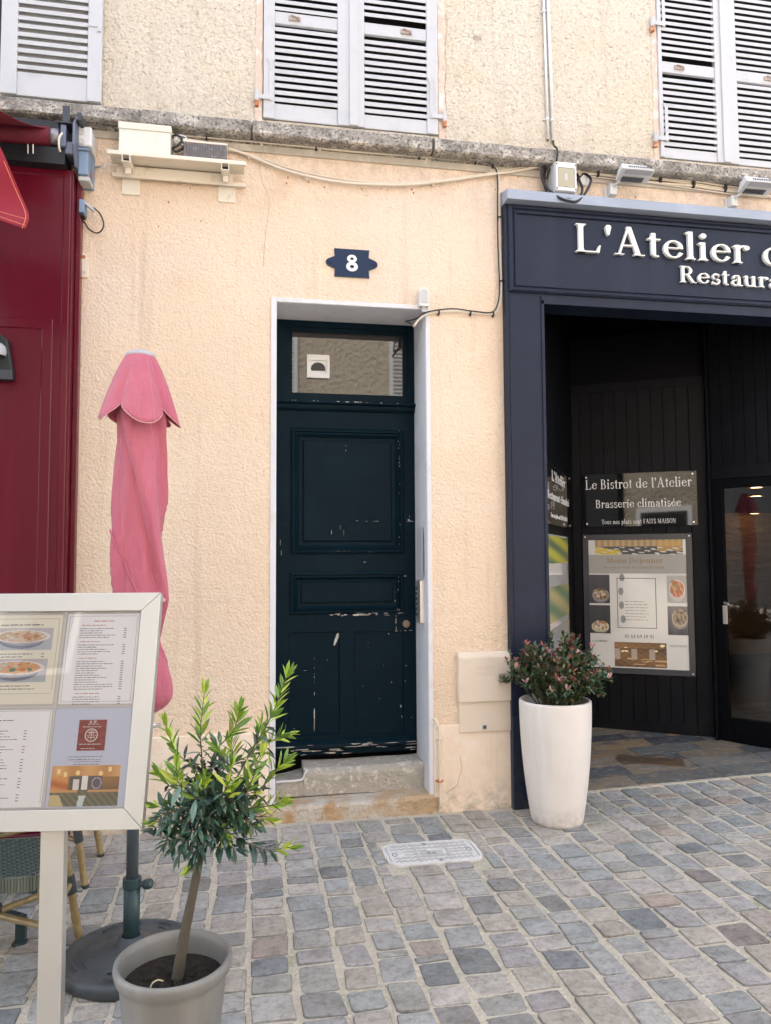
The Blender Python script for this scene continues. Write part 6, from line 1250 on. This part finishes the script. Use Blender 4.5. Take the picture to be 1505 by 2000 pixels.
m.box(cx_-pw, cx_+pw, cy_+.0, cy_+.05, .012, ptop.z+.012); post = m.build('post', STEELW, MBD, bevel=.002)
m = MB(); m.box(cx_-.2, cx_+.2, cy_-.15, cy_+.2, 0.008, .018); m.build('base_plate', STEEL, MBD, bevel=.003)
# bamboo chairs
def cane(m, a, b, r, k=4):
    a, b = Vector(a), Vector(b); P = []; rr = []
    for i in range(k*6+1):
        t = i/(k*6); P.append(a.lerp(b, t)); f = (i % 6)/6; rr.append(r*(1.10 if i % 6 == 0 else 1-.03*math.sin(f*3.14)))
    m.tube(P, rr, 12)
def wrap(m, c, d, r, L):
    c, d = Vector(c), Vector(d).normalized(); n = max(4, int(L/.006)); P = []; a = d.orthogonal().normalized(); b = d.cross(a)
    for i in range(n*8): g = i*2*math.pi/8; P.append(c+d*(-L/2+L*i/(n*8))+(a*math.cos(g)+b*math.sin(g))*r)
    m.tube(P, .0036, 5); m.tube([c-d*L/2, c+d*L/2], r*.98, 12)
def make_chair(label):
    t = thing('bamboo_chair', label, 'chair', (0, 0, 0), 'bamboo bistro chairs'); ft = {}
    for sx in (-1, 1):
        for sy in (-1, 1):
            a = Vector((sx*.27, sy*.185, .004)); b = Vector((sx*.205, sy*.165, .42)); m = MB(); cane(m, a, b, .0155); l = m.build('leg', BAMBOO, t, smooth=True)
            m = MB(); wrap(m, a.lerp(b, .57), b-a, .018, .07); m.build('cane_binding', WRAP, l); m = MB(); m.tube([a-UZ*.004, a+UZ*.012], .0175, 12); m.build('rubber_foot', WRAP, l); ft[(sx, sy)] = (a, b)
    m = MB()
    for s in (-1, 1): a = ft[(s, -1)]; b = ft[(s, 1)]; cane(m, a[0].lerp(a[1], .57), b[0].lerp(b[1], .57), .011, 3)
    cane(m, ft[(-1, -1)][0].lerp(ft[(-1, -1)][1], .57), ft[(1, 1)][0].lerp(ft[(1, 1)][1], .50), .012, 4); cane(m, ft[(1, -1)][0].lerp(ft[(1, -1)][1], .50), ft[(-1, 1)][0].lerp(ft[(-1, 1)][1], .57), .012, 4)
    m.build('stretcher', BAMBOO, t, smooth=True); m = MB(); c = Vector((0, 0, .235)); wrap(m, c, (1, .7, 0), .020, .06); m.build('cane_binding', WRAP, t)
    m = MB(); nx, ny = 34, 30   # woven seat: over-under strips
    for i in range(nx):
        x = -.20+.40*i/nx
        for j in range(ny):
            y = -.185+.37*j/ny; up = (i+j) % 2; h = .421+(.003 if up else .0)-.010*math.sin(math.pi*i/nx)*math.sin(math.pi*j/ny)
            m.box(x, x+.0105, y, y+.0110, h-.006, h, lin((64, 76, 72)) if up else lin((118, 126, 112)) if (i*3+j) % 4 else lin((44, 52, 50)))
    for i in range(40): x = -.20+.40*i/40; m.box(x, x+.0085, -.200, -.186, .375, .424, vary(lin((92, 98, 88)), .3)); m.box(x, x+.0085, .186, .2, .375, .424, vary(lin((92, 98, 88)), .3))
    for i in range(36): y = -.186+.372*i/36; m.box(-.216, -.201, y, y+.0085, .375, .424, vary(lin((92, 98, 88)), .3)); m.box(.201, .216, y, y+.0085, .375, .424, vary(lin((92, 98, 88)), .3))
    m.build('seat', WEAVE, t); m = MB()
    P = smoothpts([(-.2, -.185, .40), (-.205, -.215, .60), (-.19, -.24, .82), (-.1, -.25, .88), (.1, -.25, .88), (.19, -.24, .82), (.205, -.215, .60), (.2, -.185, .40)], 6); m.tube(P, .014, 10); m.build('back_frame', BAMBOO, t, smooth=True)
    m = MB()
    for i in range(20):
        for j in range(18): x = -.175+.35*i/20; z = .63+.22*j/18; yb = -.222-.025*(z-.5)/.35+(.003 if (i+j) % 2 else 0); m.box(x, x+.0165, yb, yb+.005, z, z+.0118, lin((70, 82, 76)) if (i+j) % 2 else lin((120, 126, 110)))
    m.build('backrest', WEAVE, t)
    return t
ch = make_chair('bamboo bistro chair with woven dark green seat, the nearer one behind the menu stand'); ch.location = (-.925, -1.39, 0); ch.rotation_euler = (0, 0, math.pi)
def copy_tree(o, parent=None):
    c = o.copy(); SC.collection.objects.link(c); c.parent = parent
    for k in list(o.children): copy_tree(k, c)
    return c
c2 = copy_tree(ch); c2.location = (-1.015, -.492, 0); c2.rotation_euler = (0, 0, 0); c2['label'] = 'bamboo bistro chair by the red shopfront, the farther one behind the menu stand'
tbm = thing('bistro_table', 'small table on a dark metal cross base between the two bamboo chairs', 'table', (-1.2, -.9, 0))
m = MB(); tc_ = Vector((-1.25, -.93, 0))
for e in (Vector((-.885, -1.16, 0)), Vector((-.955, -.69, 0)), Vector((-1.62, -.70, 0)), Vector((-1.55, -1.17, 0))):
    d = (e-tc_); s = Vector((-d.y, d.x, 0)).normalized()*.014; a = tc_+UZ*.10; b = e+UZ*.085
    m.poly([a-s, b-s, b+s, a+s], (0, 0, .03)); m.box(e.x-.018, e.x+.018, e.y-.018, e.y+.018, .01, .11); m.tube([e+UZ*.001, e+UZ*.014], .027, 14)
m.tube([tc_+UZ*.1, tc_+UZ*.70], .025, 16); m.build('cross_base', POLED, tbm, bevel=.002)
m = MB(); m.box(tc_.x-.3, tc_.x+.3, tc_.y-.3, tc_.y+.3, .70, .73); m.build('table_top', mat('dark_table_top', (.05, .05, .05), .4), tbm, bevel=.006)
# ================================================================== THE OTHER SIDE OF THE STREET (seen in the glass)
OB = thing('opposite_house', 'cream house with grey shutters across the street, seen reflected in the glass', 'house', (0, -7.6, 0))
YOPP = -7.6
def ow(m, x0, x1, z0, z1, y0, y1): m.box(x0, x1, YOPP-y1, YOPP-y0, z0, z1)
holes = [(-.80, .16, 3.3, 5.6), (2.98, 3.9, 3.3, 5.6), (5.3, 6.3, 3.5, 5.3), (.3, 1.25, 0, 2.3), (3.0, 4.2, .8, 2.3), (5.6, 6.5, 0, 2.3), (-1.9, -.9, .9, 2.4)]
m = MB(); m.box(-2.3, 12, YOPP-5, YOPP, -.1, 6.8); m.build('wall', OPP, OB); m = MB(); m.poly([(-2.3, YOPP+.3, 6.8), (-2.3, YOPP-2.5, 8.6), (-2.3, YOPP-5.3, 6.8)], (14.6, 0, 0)); m.build('roof', ROOFM, OB)
for h in holes:
    m = MB(); m.box(h[0]-.1, h[1]+.1, YOPP+.001, YOPP+.03, h[2]-.1, h[3]+.1); f = m.build('window_surround', WHITE_R, OB); m = MB(); m.box(h[0], h[1], YOPP+.031, YOPP+.04, h[2], h[3]); m.build('window_pane', GLASSD if h[2] > .5 else OPPB, f)
    if h[2] > 3:
        for s, a, b in ((-1, h[0]-.62, h[0]-.11), (1, h[1]+.11, h[1]+.62)):
            m = MB(); m.box(a, a+.07, YOPP+.02, YOPP+.07, h[2], h[3]); m.box(b-.07, b, YOPP+.02, YOPP+.07, h[2], h[3]); z = h[2]+.05
            while z < h[3]-.03: m.box(a+.07, b-.07, YOPP+.03, YOPP+.065, z, z+.035); z += .07
            m.build('shutter', SHUT, OB)
m = MB(); m.tube([(4.6, YOPP+.08, 0), (4.6, YOPP+.08, 6.7)], .06, 12); tag(m.build('drain_pipe', DGREY, smooth=True), 'dark round downpipe on the cream house across the street', 'downpipe')

DH = thing('added_dark_house', 'dark house added across the street to darken half of the reflections', 'house', (-9, YOPP-2, 0))  # unseen house, added so the left half of the sign reflections turns dark
m = MB(); m.box(-18, -2.35, YOPP-5, YOPP+.15, -.1, 7.6); m.build('wall', mat('added_dark_wall', (.018, .02, .024), .8, bump=(10, .02)), DH); m = MB(); m.poly([(-18.2, YOPP+.4, 7.6), (-18.2, YOPP-2.5, 9.2), (-18.2, YOPP-5.3, 7.6)], (15.8, 0, 0)); m.build('roof', DGREY, DH)
for a in (-4.6, -7.2, -9.8):
    m = MB(); m.box(a, a+1.0, YOPP+.151, YOPP+.18, 3.4, 5.2); f = m.build('window_frame', SHUTBACK, DH); m = MB(); m.box(a+.08, a+.92, YOPP+.181, YOPP+.19, 3.48, 5.12); m.build('window_pane', GLASSD, f)
